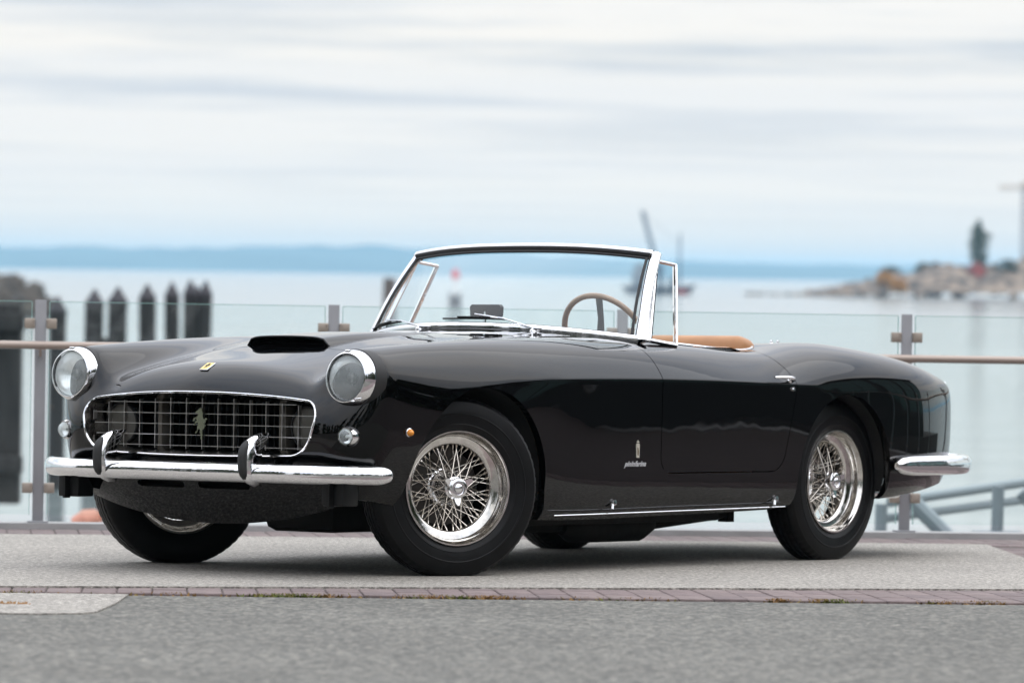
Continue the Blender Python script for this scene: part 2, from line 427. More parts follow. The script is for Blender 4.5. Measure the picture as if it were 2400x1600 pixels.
    for e in me.edges: ek[tuple(sorted(e.vertices))] = e.index
    for sgn in (1, -1):
        for i in range(nx - 1):
            x = (XS[i] + XS[i + 1]) / 2
            if not (-2.3 < x < 1.35): continue
            a, b = idx[('s', i, 'R5', sgn)], idx[('s', i + 1, 'R5', sgn)]
            cr.data[ek[tuple(sorted((a, b)))]].value = min(1.0, max(.0, (1.30 - x) * 1.3)) * (.85 if x > -1 else .25)
    return me
def body_surface(level=4):
    me = make_body_cage(); o = bpy.data.objects.new('cage', me); COL.objects.link(o)
    md = o.modifiers.new('s', 'SUBSURF'); md.levels = level; md.render_levels = level
    dg = bpy.context.evaluated_depsgraph_get(); dg.update()
    e = o.evaluated_get(dg).to_mesh()
    bm = bmesh.new(); bm.from_mesh(e)
    o.evaluated_get(dg).to_mesh_clear()
    bpy.data.objects.remove(o)
    return bm
bm = body_surface(3)
def sstep(a, b, x):
    t = min(1, max(0, (x - a) / (b - a))); return t * t * (3 - 2 * t)
for v in bm.verts:      # low plinth that carries the air scoop
    if v.co.z > .78 and .4 < v.co.x < 1.7 and abs(v.co.y) < .32:
        v.co.z += .004 * sstep(1.60, 1.47, v.co.x) * sstep(.6, 1.2, v.co.x) * sstep(.30, .19, abs(v.co.y))
bm.normal_update()
NL = bm.verts.layers.float_vector.new('nn')
for v in bm.verts: v[NL] = v.normal
TAGL = bm.faces.layers.int.new('reg')
from bmesh.utils import edge_split, face_split
def cut(g, sel, region, wgap=.0022):
    """cut the skin along g(p)=-wgap and +wgap (inside is negative); the strip between goes, the inside gets a region number"""
    for lv in ((wgap, -wgap) if wgap else (0,)):
        fs = [f for f in bm.faces if sel(f.calc_center_median()) and f[TAGL] == 0]
        vs = {v for f in fs for v in f.verts}
        val = {v: g(v.co) - lv for v in vs}
        es = {e for f in fs for e in f.edges}
        newv = set()
        for e in list(es):
            a, b = e.verts
            if a not in val or b not in val: continue
            ga, gb = val[a], val[b]
            if abs(ga) < 1e-7: newv.add(a); continue
            if abs(gb) < 1e-7: newv.add(b); continue
            if ga * gb < 0:
                lo, hi = 0., 1.; A, B = a.co.copy(), b.co.copy()
                for _ in range(18):
                    mid = (lo + hi) / 2; gm = g(A.lerp(B, mid)) - lv
                    if gm * ga > 0: lo = mid
                    else: hi = mid
                t = (lo + hi) / 2; na, nb = Vector(a[NL]), Vector(b[NL])
                ne, nv = edge_split(e, a, t)
                nv.co = A.lerp(B, t); nv[NL] = na.lerp(nb, t).normalized(); newv.add(nv); val[nv] = 0
        for f in fs:
            ring = [v for v in f.verts if v in newv]
            if len(ring) == 2:
                a, b = ring
                if not any(e for e in a.link_edges if b in e.verts):
                    try: face_split(f, a, b)
                    except Exception: pass
    dele = []
    for f in bm.faces:
        c = f.calc_center_median()
        if f[TAGL] != 0 or not sel(c): continue
        v = g(c)
        if wgap and abs(v) < wgap: dele.append(f)
        elif v < 0: f[TAGL] = region
    if dele: bmesh.ops.delete(bm, geom=dele, context='FACES_ONLY')
    bm.faces.ensure_lookup_table()
def rbox(u, v, a, b, r):
    qx, qy = abs(u) - a + r, abs(v) - b + r
    return math.hypot(max(qx, 0), max(qy, 0)) + min(max(qx, qy), 0) - r
AF, AR = (1.29, .330, .390), (-1.252, .340, .367)
def arch(c):
    def g(p):
        dx, dz = p.x - c[0], p.z - c[1]
        if dz < 0: return abs(dx) - c[2] - (.30 * -dz if dx < 0 and c[0] > 0 else 0)
        return math.hypot(dx, dz) - c[2]
    return g
HOLE = 99
cut(arch(AF), lambda c: abs(c.y) > .40 and .7 < c.x < 1.8 and c.z < .80, HOLE, 0)
cut(arch(AR), lambda c: abs(c.y) > .40 and -1.9 < c.x < -.7 and c.z < .80, HOLE, 0)
def g_grille(p):
    # wide rounded mouth: arched top edge, straighter bottom, narrower towards the bottom
    y = abs(p.y)
    zt = .688 - .032 * (y / .57) ** 2.2; zb = .446 + .010 * (y / .55) ** 2
    zc, hz = (zt + zb) / 2, (zt + zb) / 2 - zb
    w = .571 + (p.z - .56) * .26
    return rbox(p.y, p.z - zc, w, hz, min(hz * .92, .078))
cut(g_grille, lambda c: c.x > 1.88 and abs(c.y) < .68 and .38 < c.z < .76, HOLE, 0)
def g_cock(p):
    xc, a = -.43, .60
    u = (p.x - xc) / (a + (.0 if p.x < xc else -.06 * (p.y / .65) ** 2 * 3)); v = p.y / .655
    return (abs(u) ** 3.6 + abs(v) ** 5) ** (1 / 4.) - 1
cut(lambda p: .3 * g_cock(p), lambda c: c.z > .8 and -1.3 < c.x < .5 and abs(c.y) < .72, HOLE, 0)
def g_door(p):
    x0, x1, zl = -.845 + .09 * max(0, (.72 - p.z)) / .33 - max(0, p.z - .76) * -.35, .137 + .10 * max(0, p.z - .80) * 1, .385
    xc, a = (x0 + x1) / 2, (x1 - x0) / 2
    return rbox(p.x - xc, p.z - (zl + 1.0), a, 1.0, .07)
for sg, rg in ((1, 2), (-1, 3)):
    cut(g_door, lambda c: c.y * sg > .5 and -1.2 < c.x < .5, rg)
def g_hood(p):
    w = .455 + .03 * (p.x - 1.0)
    xf = 1.50 - .10 * (abs(p.y) / .45) ** 3
    x0 = .30 - .10 * (p.y / .45) ** 2
    return rbox(p.x - (xf + x0) / 2, p.y, (xf - x0) / 2, w, .10)
cut(g_hood, lambda c: c.z > .74 and abs(c.y) < .6 and .0 < c.x < 1.75, 4)
cut(lambda p: rbox(p.x + 1.85, p.y, .45, .52, .12), lambda c: c.z > .74 and -2.5 < c.x < -1.2 and abs(c.y) < .7, 5)
# lamp openings in the fender fronts are covered by the lamps; valance slots
for ys in (-.20, .12):
    cut(lambda p: rbox(p.y - ys, p.z - .335, .125, .013, .012), lambda c: c.x > 1.8 and abs(c.y) < .5 and .25 < c.z < .42, HOLE, 0)
def region_mesh(name, rg, parent, material, flange=.014, thick_dir=None):
    faces = [f for f in bm.faces if f[TAGL] == rg]
    vmap = {}; V = []; F = []; LN = []
    for f in faces:
        q = []
        for v in f.verts:
            if v not in vmap: vmap[v] = len(V); V.append(v.co.copy())
            q.append(vmap[v]); LN.append(Vector(v[NL]))
        F.append(q)
    fs = set(faces)
    for f in faces:
        for l in f.loops:
            e = l.edge
            if sum(1 for g in e.link_faces if g in fs) == 1:
                a, b = l.vert, l.link_loop_next.vert
                na, nb = Vector(a[NL]), Vector(b[NL]); d = flange
                mid = (a.co + b.co) / 2
                if rg == 0 and mid.z < .75 and abs(mid.y) > .6:      # deep return inside wheel arches and under the sill
                    da = db = Vector((0, -math.copysign(1, mid.y), 0)); d = .03
                    pa, pb = a.co + da * d, b.co + db * d
                else:
                    pa, pb = a.co - na * d, b.co - nb * d
                k = len(V); V += [b.co.copy(), a.co.copy(), pa, pb]; F.append([k, k + 1, k + 2, k + 3])
                n = (a.co - b.co).cross(pa - a.co).normalized(); LN += [n] * 4
    me = bpy.data.meshes.new(name); me.from_pydata(V, [], F); me.materials.append(material)
    me.polygons.foreach_set('use_smooth', [True] * len(me.polygons))
    me.normals_split_custom_set([tuple(n) for n in LN])
    o = bpy.data.objects.new(name, me); COL.objects.link(o); o.parent = parent
    return o
body = region_mesh('body', 0, car, M['paint'])
door_l = region_mesh('door', 2, car, M['paint']); door_r = region_mesh('door', 3, car, M['paint'])
hood = region_mesh('hood', 4, car, M['paint']); trunk = region_mesh('trunk_lid', 5, car, M['paint'])
# surface lookup for things that sit on the skin
from mathutils.bvhtree import BVHTree
bmesh.ops.delete(bm, geom=[f for f in bm.faces if f[TAGL] == HOLE], context='FACES_ONLY')
BV = BVHTree.FromBMesh(bm)
def hit(o, d):
    p, n, i, dist = BV.ray_cast(Vector(o), Vector(d)); return p, n
def side_y(x, z, sgn=1):
    p, n = hit((x, sgn * 1.5, z), (0, -sgn, 0)); return (p.y if p else sgn * .86)
def top_z(x, y):
    p, n = hit((x, y, 1.6), (0, 0, -1)); return (p.z if p else .9), (n if n else Vector((0, 0, 1)))
def front_x(y, z):
    p, n = hit((3, y, z), (-1, 0, 0)); return (p.x if p else 1.95), (n if n else Vector((1, 0, 0)))
#@@CAR2
# ------------------------------------------------------------------ wheels
def build_wheel():
    root = empty('wheel', None, car)
    T = MB(); n = 240
    prof = [(.205,-.068),(.216,-.078),(.232,-.086),(.262,-.094),(.295,-.094),(.322,-.086),(.336,-.076),(.343,-.066),(.346,-.048),(.340,-.045),(.340,-.040),(.3475,-.037),
            (.3485,-.018),(.342,-.016),(.342,-.011),(.349,-.008),(.349,.008),(.342,.011),(.342,.016),(.3485,.018),(.3475,.037),(.340,.040),(.340,.045),(.346,.048),
            (.343,.066),(.336,.076),(.331,.0805),(.3295,.0835),(.322,.086),(.295,.094),(.286,.0945),(.284,.0965),(.281,.0965),(.279,.0945),(.262,.094),(.246,.091),(.244,.0925),(.241,.0915),(.232,.086),(.216,.078),(.205,.068)]
    vs = []
    for k, (r, h) in enumerate(prof):
        h *= .87
        for j in range(n):
            a = 2 * math.pi * j / n; rr = r
            if .335 < r < .347 and .040 < abs(h) < .070 and j % 4 == 0: rr -= .0022
            if r > .347 and (j + (2 if h > 0 else 0)) % 5 == 0: rr -= .002
            vs.append((rr * math.cos(a), rr * math.sin(a), h))
    fs = [(k * n + j, k * n + (j + 1) % n, (k + 1) * n + (j + 1) % n, (k + 1) * n + j) for k in range(len(prof) - 1) for j in range(n)]
    T.add(vs, fs); T.build('tyre', M['rubber'], root, angle=28)
    Q = MB()
    Q.lathe([(a_, b_ * .93) for a_, b_ in [(.2215,.070),(.2225,.078),(.2195,.0835),(.214,.0835),(.2105,.078),(.209,.072),(.2055,.068),(.2035,.060),(.2015,.040),(.197,.032),(.180,.027),(.170,.023),(.1655,.016),(.1645,-.020),(.168,-.028),(.190,-.036),(.2,-.05),(.205,-.07),(.214,-.082),(.2215,-.078)]], 96)
    Q.build('rim', M['alloy'], root, angle=40)
    S = MB()
    def spoke(ra, ha, aa, rb, hb, ab, r=.0017):
        A = Vector((ra * math.cos(aa), ra * math.sin(aa), ha)); B = Vector((rb * math.cos(ab), rb * math.sin(ab), hb))
        S.tube([A, B], r, 5)
        d = (B - A).normalized(); S.tube([B - d * .012, B + d * .002], .0034, 6)
    for k in range(12):
        a = 2 * math.pi * k / 12
        for s in (-1, 1):
            spoke(.036, .046, a + s * .10, .164, -.006, a + s * .80 + .05)
            spoke(.066, -.040, a + s * .06, .164, .010, a + s * .60 + .13)
            spoke(.066, -.046, a + s * .06 + .26, .164, .004, a + s * .66 + .30)
    o = S.build('spokes', M['steel'], root); tag(o, kind='stuff')
    H = MB()
    H.lathe([(0,-.06),(.072,-.06),(.074,-.052),(.072,-.044),(.058,-.038),(.046,-.02),(.040,.0),(.038,.030),(.043,.040),(.043,.050),(.034,.054),(.034,.060),(0,.060)], 40)
    H.build('hub', M['chrome'], root)
    K = MB()
    K.lathe([(.0,.058),(.034,.058),(.039,.063),(.040,.074),(.037,.080),(.029,.084),(.026,.084),(.0245,.077),(.0175,.077),(.016,.083),(.010,.087),(.0,.088)], 40)
    for k in range(3):
        a = R(28 + 120 * k)
        mt = Matrix.Rotation(a, 4, 'Z') @ Matrix.Translation((.028, 0, .063)) @ Matrix.Rotation(R(-16), 4, 'Y')
        K.prism([(0,-.013),(.018,-.014),(.034,-.010),(.043,-.002),(.040,.005),(.028,.010),(.014,.013),(0,.013)], .010, mt)
    K.build('knock_off_nut', M['chrome'], root, angle=30)
    D = MB()
    D.lathe([(.0,-.064),(.145,-.064),(.150,-.068),(.150,-.080),(.145,-.084),(0,-.084)], 48)
    D.box((.12, -.06, -.075), (.07, .10, .07), Euler((0, 0, .4)), bev=.01)
    D.build('brake_disc', mat('brake_iron', (.06, .055, .05), .4, .8), root)
    return root
STEER = R(26.4)
def wheel_matrix(x, y, steer):
    s = 1 if y > 0 else -1
    n = Vector((math.sin(steer), math.cos(steer), 0)) * s
    n.z = -.012
    return frame((x, y, .336), n, (0, 0, 1))
def copy_tree(o, parent):
    c = o.copy(); COL.objects.link(c); c.parent = parent
    for ch in [q for q in o.children]: copy_tree(ch, c)
    return c
w0 = build_wheel()
for i, (x, y, st, spin) in enumerate(((1.30, .688, STEER, R(32)), (1.30, -.688, STEER, R(50)), (-1.312, .690, 0, R(25)), (-1.312, -.690, 0, R(80)))):
    w = w0 if i == 0 else copy_tree(w0, car)
    w.matrix_local = wheel_matrix(x, y, st) @ Matrix.Rotation(spin, 4, 'Z')
# wheel housings and floor
for (xc, zc, r) in (AF, AR):
    for s in (1, -1):
        U = MB(); P = []
        for y in (.835, .60, .42):
            ring = [(xc + (r + .004) * math.cos(a), s * y, zc + (r + .004) * math.sin(a)) for a in np.linspace(-.12, math.pi + .12, 30)]
            P.append(ring)
        if 1:
            ctr = [(xc + .0 * math.cos(a), s * .42, zc) for a in np.linspace(0, math.pi, 30)]
            P.append([(xc + (p[0] - xc) * .02, s * .42, zc + (p[2] - zc) * .02) for p in P[-1]])
        # keep the liner just inside the skin
        P[0] = [(p[0], s * (abs(side_y(p[0] + math.copysign(.02, p[0] - xc), p[2] + .02, s)) - .035), p[2]) for p in P[0]]
        U.grid(P); U.build('wheel_housing', M['under'], car)
F = MB()
F.box((-.2, 0, .255), (1.75, 1.44, .05), bev=.012)
F.box((1.30, 0, .32), (1.15, .78, .08), bev=.02)
F.box((-1.5, 0, .40), (1.6, .76, .06), bev=.02)
F.box((1.15, 0, .215), (.45, .36, .14), bev=.04)       # sump
F.box((.45, 0, .22), (.7, .26, .10), bev=.04)
for s in (-1, 1):
    F.tube([(1.0, s * .25, .22), (.6, s * .30, .165), (.1, s * .34, .155), (-.35, s * .36, .155)], .028, 10)
    F.tube([(.12, s * .36, .15), (.05, s * .36, .15), (-.40, s * .37, .15), (-.50, s * .37, .155)], [.03, .065, .065, .03], 14)
    F.tube([(-.5, s * .37, .155), (-1.0, s * .38, .19), (-1.3, s * .40, .30), (-1.7, s * .36, .28), (-2.15, s * .335, .265)], .024, 10)
    F.box((-.02, s * .50, .20), (1.5, .07, .06), bev=.01)
    F.tube([(1.3, s * .30, .25), (1.3, s * .60, .27)], .022, 8)
    F.tube([(1.42, s * .25, .40), (1.32, s * .58, .44)], .02, 8)
    F.tube([(1.38, s * .5, .22), (1.38, s * .5, .48)], .028, 10)
    F.box((-1.05, s * .38, .20), (.05, .05, .09)); F.box((.95, s * .42, .19), (.10, .06, .07), bev=.01)
F.tube([(-1.3, -.6, .31), (-1.3, .6, .31)], .04, 12)
F.lathe([(0,-.13),(.09,-.11),(.13,0),(.09,.11),(0,.13)], 20, frame((-1.31, 0, .31), (0, 1, 0), (1, 0, 0)))
F.build('underbody', M['under'], car)
# chrome sill strip
Sx = MB()
for s in (1, -1):
    pts = [(x, s * (side_y(x, .262, s if s > 0 else -1) * s + .002), .232 + .0 * x) for x in np.linspace(.82, -.82, 26)]
    pts = [(p[0], s * abs(p[1]), .228 + (.4 - p[0]) * .007) for p in pts]
    Sx.tube(pts, (.0042, .003), 8)
Sx.build('sill_strip', M['chrome'], car)
# ------------------------------------------------------------------ head lamps
def headlamp(s):
    o = empty('headlight', frame((1.935, s * .690, .750), (1, s * .0, .07), (0, 0, 1)), car)
    b = MB()
    b.lathe([(.0875,-.012),(.0885,.006),(.0905,.011),(.0935,.010),(.097,.004),(.1025,-.010),(.1062,-.026),(.1080,-.040),(.106,-.047),(.10,-.05)], 72)
    for a in (0,):
        b.box((.098, 0, .004), (.012, .022, .012), bev=.003)
    b.build('bezel', M['chrome'], o, angle=30)
    g = MB(); g.lathe([(.002,.024),(.03,.0225),(.055,.018),(.075,.010),(.0862,.0)], 56); lens = g.build('lens', M['lens'], o)
    r = MB(); r.lathe([(.0865,-.006),(.083,-.018),(.072,-.034),(.055,-.048),(.035,-.058),(.018,-.062),(.0,-.062)], 56); r.build('reflector', M['reflector'], o)
    c = MB(); c.lathe([(0,-.012),(.012,-.014),(.019,-.022),(.020,-.036),(.016,-.040),(.013,-.06)], 24)
    c.tube([(.0,0,-.03),(-.05,0,-.035),(-.08,0,-.02)], .0022, 6)
    c.build('bulb_shield', mat('shield_grey', (.10, .10, .10), .3, .8), o)
    f = MB()   # moulded flutes on the inside of the lens
    for k in range(-9, 10):
        y = k * .0085; h = math.sqrt(max(0, .080**2 - y * y))
        if h < .01: continue
        pts = [(t * h, y, .0235 * (1 - ((t * h)**2 + y * y) / .0865**2) - .001) for t in np.linspace(-1, .25 if abs(k) > 2 else -.15, 10)]
        f.tube(pts, .0011, 5)
    fl = f.build('flutes', glass_mat('flute_glass', (.96, .98, .98), 1.2), lens)
    ring = MB(); ring.lathe([(.1075,-.038),(.1105,-.040),(.1105,-.10),(.104,-.105)], 56); ring.build('gasket', M['rubber_pad'], o)
    return o
headlamp(1); headlamp(-1)
def park_lamp(s):
    x, n = front_x(s * .70, .532)
    o = empty('turn_signal', frame((x, s * .702, .532), (1, s * .12, .0), (0, 0, 1)), car)
    b = MB(); b.lathe([(.038,-.02),(.0385,.002),(.036,.010),(.034,.016),(.033,.020),(.029,.020)], 36); b.build('bezel', M['chrome'], o)
    g = MB(); g.lathe([(0,.037),(.012,.036),(.022,.031),(.029,.019)], 32); g.build('lens', M['lens'], o)
    r = MB(); r.lathe([(.030,.018),(.026,.006),(.014,-.002),(.006,-.003),(.005,.012),(0,.014)], 32); r.build('reflector', M['reflector'], o)
park_lamp(1); park_lamp(-1)
for s in (1, -1):
    x, z = 1.715, .549; y = side_y(x, z, s)
    p, n = hit((x, s * 1.5, z), (0, -s, 0))
    b = MB(); mt = frame((x, y, z), (n if n else (0, s, 0)), (0, 0, 1))
    b.lathe([(.0155,-.004),(.0165,.004),(.014,.006)], 24, mt, 1); b.lathe([(.014,.004),(.013,.012),(.009,.020),(.005,.024),(0,.025)], 24, mt, 0)
    b.build('side_marker', [M['amber'], M['chrome']], car)
# ------------------------------------------------------------------ grille
gr = empty('grille', None, car)
def mouth(t, grow=0.):
    """point (y, z) on the mouth outline at angle t, pushed outward by grow"""
    c = Vector((math.cos(t), math.sin(t))); lo, hi = 0., 1.2
    for _ in range(26):
        m_ = (lo + hi) / 2
        if g_grille(Vector((0, c.x * m_, .57 + c.y * m_))) < grow: lo = m_
        else: hi = m_
    return c.x * lo, .57 + c.y * lo
NT = 180
angs = []
for k in range(NT):
    a = 2 * math.pi * k / NT; angs.append(math.atan2(math.sin(a) * .22, math.cos(a)))
ring = []
for a in angs:
    y, z = mouth(a, -.001); x, n = front_x(y * 1.02, .57 + (z - .57) * 1.06); ring.append(Vector((x + .002, y, z)))
# light smoothing of the trim line in depth
for _ in range(4):
    ring = [Vector(((ring[i - 1].x + ring[i].x * 2 + ring[(i + 1) % NT].x) / 4, ring[i].y, ring[i].z)) for i in range(NT)]
b = MB(); b.tube(ring, .0045, 8, closed=True); b.build('surround', M['chrome'], gr)
def inner(a, grow, back):
    y, z = mouth(a, grow); return y, z, back
P = []
for grow, back in ((-.004, 0), (-.012, .03), (-.022, .07), (-.03, .11)):
    rr = []
    for i, a in enumerate(angs):
        y, z = mouth(a, grow); rr.append((ring[i].x - back, y, z))
    P.append([tuple(v) for v in rr])
b = MB(); b.grid(P, wrap=True)
sm = mat('surround_alloy', (.30, .29, .28), .18, 1); add_noise(sm, 16, (.05, .05, .05), (.50, .47, .43), bump=.004, bscale=22, stretch=(1, 1, 1))
b.build('inner_surround', sm, gr)
# egg-crate bars, each bar its own part; the crate is dished in plan
def crate_x(y): return 1.945
def zlim(y):
    lo = hi = None
    zs = np.linspace(.40, .72, 161)
    ins = [z for z in zs if g_grille(Vector((0, y, z))) < -.022]
    return (min(ins), max(ins)) if ins else (None, None)
def ylim(z):
    ys = np.linspace(0, .62, 125); ins = [y for y in ys if g_grille(Vector((0, y, z))) < -.022]
    return max(ins) if ins else None
for k in range(-7, 8):
    y = k * .079
    lo, hi = zlim(abs(y))
    if lo is None or hi - lo < .03: continue
    b = MB(); b.box((crate_x(y), y, (lo + hi) / 2), (.018, .0024, hi - lo)); b.build('grille_bar', M['bar'], gr, smooth=False)
for k in range(5):
    z = .482 + k * .0408
    ym = ylim(z)
    if not ym: continue
    b = MB(); pts = [(crate_x(y) + .001, y, z) for y in np.linspace(-ym, ym, 25)]
    b.box((crate_x(0) + .001, 0, z), (.018, 2 * ym, .0022)); b.build('grille_bar', M['bar'], gr, smooth=False)
# fog lamps, radiator and added beige ducting behind the crate
for s in (1, -1):
    o = empty('fog_lamp', frame((1.885, s * .465, .560), (1, 0, 0), (0, 0, 1)), gr)
    b = MB(); b.lathe([(.0,-.06),(.05,-.05),(.078,-.02),(.082,0),(.080,.006),(.074,.006)], 40); b.build('housing', M['dark'], o)
    b = MB(); b.lathe([(0,.012),(.04,.010),(.075,.0)], 36); b.build('lens', mat('fog_glass', (.10, .095, .08), .3), o)
b = MB(); b.box((1.66, 0, .54), (.03, .86, .30))
for k in range(-14, 15):
    b.box((1.69, k * .030, .54), (.03, .006, .30))
b.build('radiator', M['dark'], gr, smooth=False)
b = MB()
for s in (1, -1):
    b.box((1.79, s * .545, .55), (.18, .012, .26)); b.box((1.82, s * .31, .56), (.06, .035, .22), bev=.005)
b.box((1.80, 0, .41), (.24, 1.10, .01)); b.box((1.80, 0, .70), (.22, 1.10, .01))
b.build('duct', mat('duct_reflection_beige', (.20, .18, .15), .6, .2), gr)  # added ducting; its beige imitates brown reflections on the inner surround
# prancing horse emblem: cut-out figure standing on the crate
HORSE = [(-.004,.062),(.003,.068),(.008,.062),(.010,.052),(.013,.044),(.012,.034),(.013,.026),(.018,.018),(.021,.024),(.027,.027),(.030,.020),(.026,.018),(.023,.010),(.019,.004),
         (.021,-.006),(.019,-.016),(.012,-.024),(.010,-.034),(.013,-.044),(.009,-.056),(.012,-.062),(.005,-.063),(.004,-.054),(.005,-.044),(.001,-.034),(.002,-.024),(-.002,-.018),
         (-.008,-.026),(-.012,-.036),(-.019,-.038),(-.018,-.033),(-.012,-.030),(-.010,-.022),(-.010,-.010),(-.007,.000),(-.010,.008),(-.015,.006),(-.019,-.004),(-.024,-.006),(-.023,-.001),
         (-.020,.004),(-.018,.013),(-.011,.016),(-.016,.022),(-.021,.020),(-.024,.011),(-.029,.011),(-.027,.017),(-.024,.026),(-.015,.028),(-.008,.034),(-.007,.043),(-.011,.046),(-.017,.044),(-.018,.050),(-.011,.056)]
b = MB(); b.prism([(p[0] * 1.22, p[1] * .92) for p in HORSE], .006)
hs = b.build('horse_emblem', mat('emblem_chrome', (.36, .39, .29), .22, 1), gr, smooth=False)
hs.matrix_local = Matrix(((0, 0, 1, crate_x(0) + .016), (1, 0, 0, .0), (0, 1, 0, .565), (0, 0, 0, 1)))
# hood badge
px, pz = 1.925, .775
x, n = front_x(0, .779)
p, n = hit((1.925 - .0, 0, 1.6), (0, 0, -1))
bz = (p if p else Vector((1.92, 0, .78))); bn = n if n else Vector((.5, 0, .8))
mt = frame(bz + bn * .001, bn, Vector((-1, 0, 0)))
b = MB(); b.box((0, 0, .0015), (.056, .040, .004), bev=.0015, mi=1)
bd = b.build('hood_badge', M['chrome'], car, mtx=mt)
b = MB(); b.box((0, 0, .0038), (.050, .034, .0012)); b.build('enamel', M['yellow'], bd)
b = MB(); b.prism([(-p_[1] * .30 * -1, p_[0] * .36) for p_ in HORSE], .0008, Matrix.Translation((0, 0, .0046))); b.build('horse_figure', M['satin_black'], bd, smooth=False)
# ------------------------------------------------------------------ hood scoop
print('SCOOP', top_z(1.445, 0), top_z(1.445, .19), top_z(1.6, 0), top_z(1.25, 0))
def build_scoop():
    V = []; nx_, ny_ = 22, 18
    x0, x1 = 1.445, .62
    P = []
    for i in range(nx_):
        u = i / (nx_ - 1); x = x0 + (x1 - x0) * u; row_ = []
        hgt = .031 * (1 - u) ** 1.15; wid = .205 + .01 * u
        for j in range(ny_):
            v = -1 + 2 * j / (ny_ - 1); y = v * wid
            z0, _ = top_z(x, y)
            prof = (1 - abs(v) ** 8) ** .5
            row_.append((x + .018 * (1 - abs(v) ** 4) * (1 - u), y, z0 - .002 + (hgt) * prof))
        P.append(row_)
    b = MB(); b.grid(P)
    # rolled lip and inner skin
    lip = [Vector(p_) for p_ in P[0]]
    b.tube(lip, .005, 8)
    Q = [[(p_[0], p_[1] * .975, p_[2] - .009) for p_ in P[0]], [(p_[0] - .22, p_[1] * .95, min(p_[2] - .012, top_z(p_[0] - .22, p_[1])[0] + .012)) for p_ in P[0]]]
    b.build('hood_scoop', M['paint'], hood, angle=50)
    c = MB(); c.grid(Q)
    c.box((1.30, 0, top_z(1.30, 0)[0] + .006), (.02, .34, .020))
    fl = [[(xx, y, top_z(xx, y)[0] + .002) for y in np.linspace(-.19, .19, 9)] for xx in (1.435, 1.36, 1.30)]
    c.grid(fl); c.build('scoop_throat', M['dark'], hood)
build_scoop()
# ------------------------------------------------------------------ bumpers
def bumper(name, pts, zc, rz, rx_, n=12., q0=.25):
    f = spline([(i, *p) for i, p in enumerate(pts)]); K = []
    for t in np.linspace(0, len(pts) - 1, 90): K.append(Vector((*f(t), zc)))
    full = K[::-1] + [Vector((k.x, -k.y, k.z)) for k in K[1:]] if pts[0][1] == 0 else K
    rs = []
    L_ = len(full)
    for i in range(L_):
        e = min(i, L_ - 1 - i) / n; q = math.sqrt(max(0.0, 1 - (1 - min(e, 1)) ** 2)) if e < 1 else 1.
        q = q0 + (1 - q0) * q
        rs.append((rx_ * q, rz * q))
    b = MB(); b.tube(full, rs, 20, up=(0, 0, 1)); return b, full
b, full = bumper('bumper', [(2.095, 0), (2.093, .25), (2.082, .43), (2.052, .60), (1.988, .718), (1.918, .798), (1.858, .852)], .389, .036, .032)
fb = b.build('front_bumper', M['chrome'], car)
for s in (1, -1):
    # overrider: chrome horn with a rubber buffer down its leading edge
    ov = empty('overrider', Matrix.Translation((2.088, s * .362, 0)), fb)
    b = MB(); P = []
    prof = [(.395,.0),(.400,.0)]
    zs = np.linspace(.338, .538, 17)
    for i, z in enumerate(zs):
        u = -1 + 2 * i / (len(zs) - 1)
        dep = .056 * math.sqrt(max(.02, 1 - abs(u) ** 3.2)); wd = .0285 * math.sqrt(max(.03, 1 - abs(u) ** 4))
        back = .020 + (.028 * max(0, u)) 
        cx_ = -.045 * max(0, u) ** 2.5 - .02 * max(0, -u) ** 3
        rr = []
        for j in range(20):
            a = 2 * math.pi * j / 20; c_, s_ = math.cos(a), math.sin(a)
            xx = cx_ + (dep if c_ > 0 else back + .02) * math.copysign(abs(c_) ** .75, c_); yy = wd * math.copysign(abs(s_) ** .8, s_)
            rr.append((xx, yy, z))
        P.append(rr)
    b.grid(P, wrap=True); b.add([p_ for p_ in P[0]], [tuple(range(19, -1, -1))]); b.add([p_ for p_ in P[-1]], [tuple(range(20))])
    b.build('horn', M['chrome'], ov, angle=60)
    b = MB(); P = []
    for i, z in enumerate(np.linspace(.366, .510, 13)):
        u = -1 + 2 * i / 12; w_ = .0165 * math.sqrt(max(.05, 1 - abs(u) ** 5)); 
        uz = -1 + 2 * (z - .338) / .2
        xf = .056 * math.sqrt(max(.02, 1 - abs(uz) ** 3.2)) - .045 * max(0, uz) ** 2.5 - .02 * max(0, -uz) ** 3
        P.append([(xf - .012, -w_ * 1.1, z), (xf + .004, -w_ * 1.05, z), (xf + .010, -w_ * .7, z), (xf + .012, 0, z), (xf + .010, w_ * .7, z), (xf + .004, w_ * 1.05, z), (xf - .012, w_ * 1.1, z)])
    b.grid(P); b.build('rubber_buffer', M['rubber_pad'], ov, angle=50)
    b = MB(); b.box((1.985, s * .40, .385), (.17, .05, .035), bev=.006); b.build('bumper_bracket', M['satin_black'], car)
    b = MB(); b.box((1.93, s * .66, .315), (.09, .105, .085), bev=.006); b.box((1.985, s * .66, .315), (.03, .012, .095)); b.build('tow_bracket', M['satin_black'], car)
b, full = bumper('rb', [(-2.60, 0), (-2.598, .30), (-2.58, .48), (-2.53, .625), (-2.43, .735), (-2.28, .80), (-2.03, .855), (-1.62, .882)], .402, .044, .032, 5., .35)
rbm = b.build('rear_bumper', M['chrome'], car)
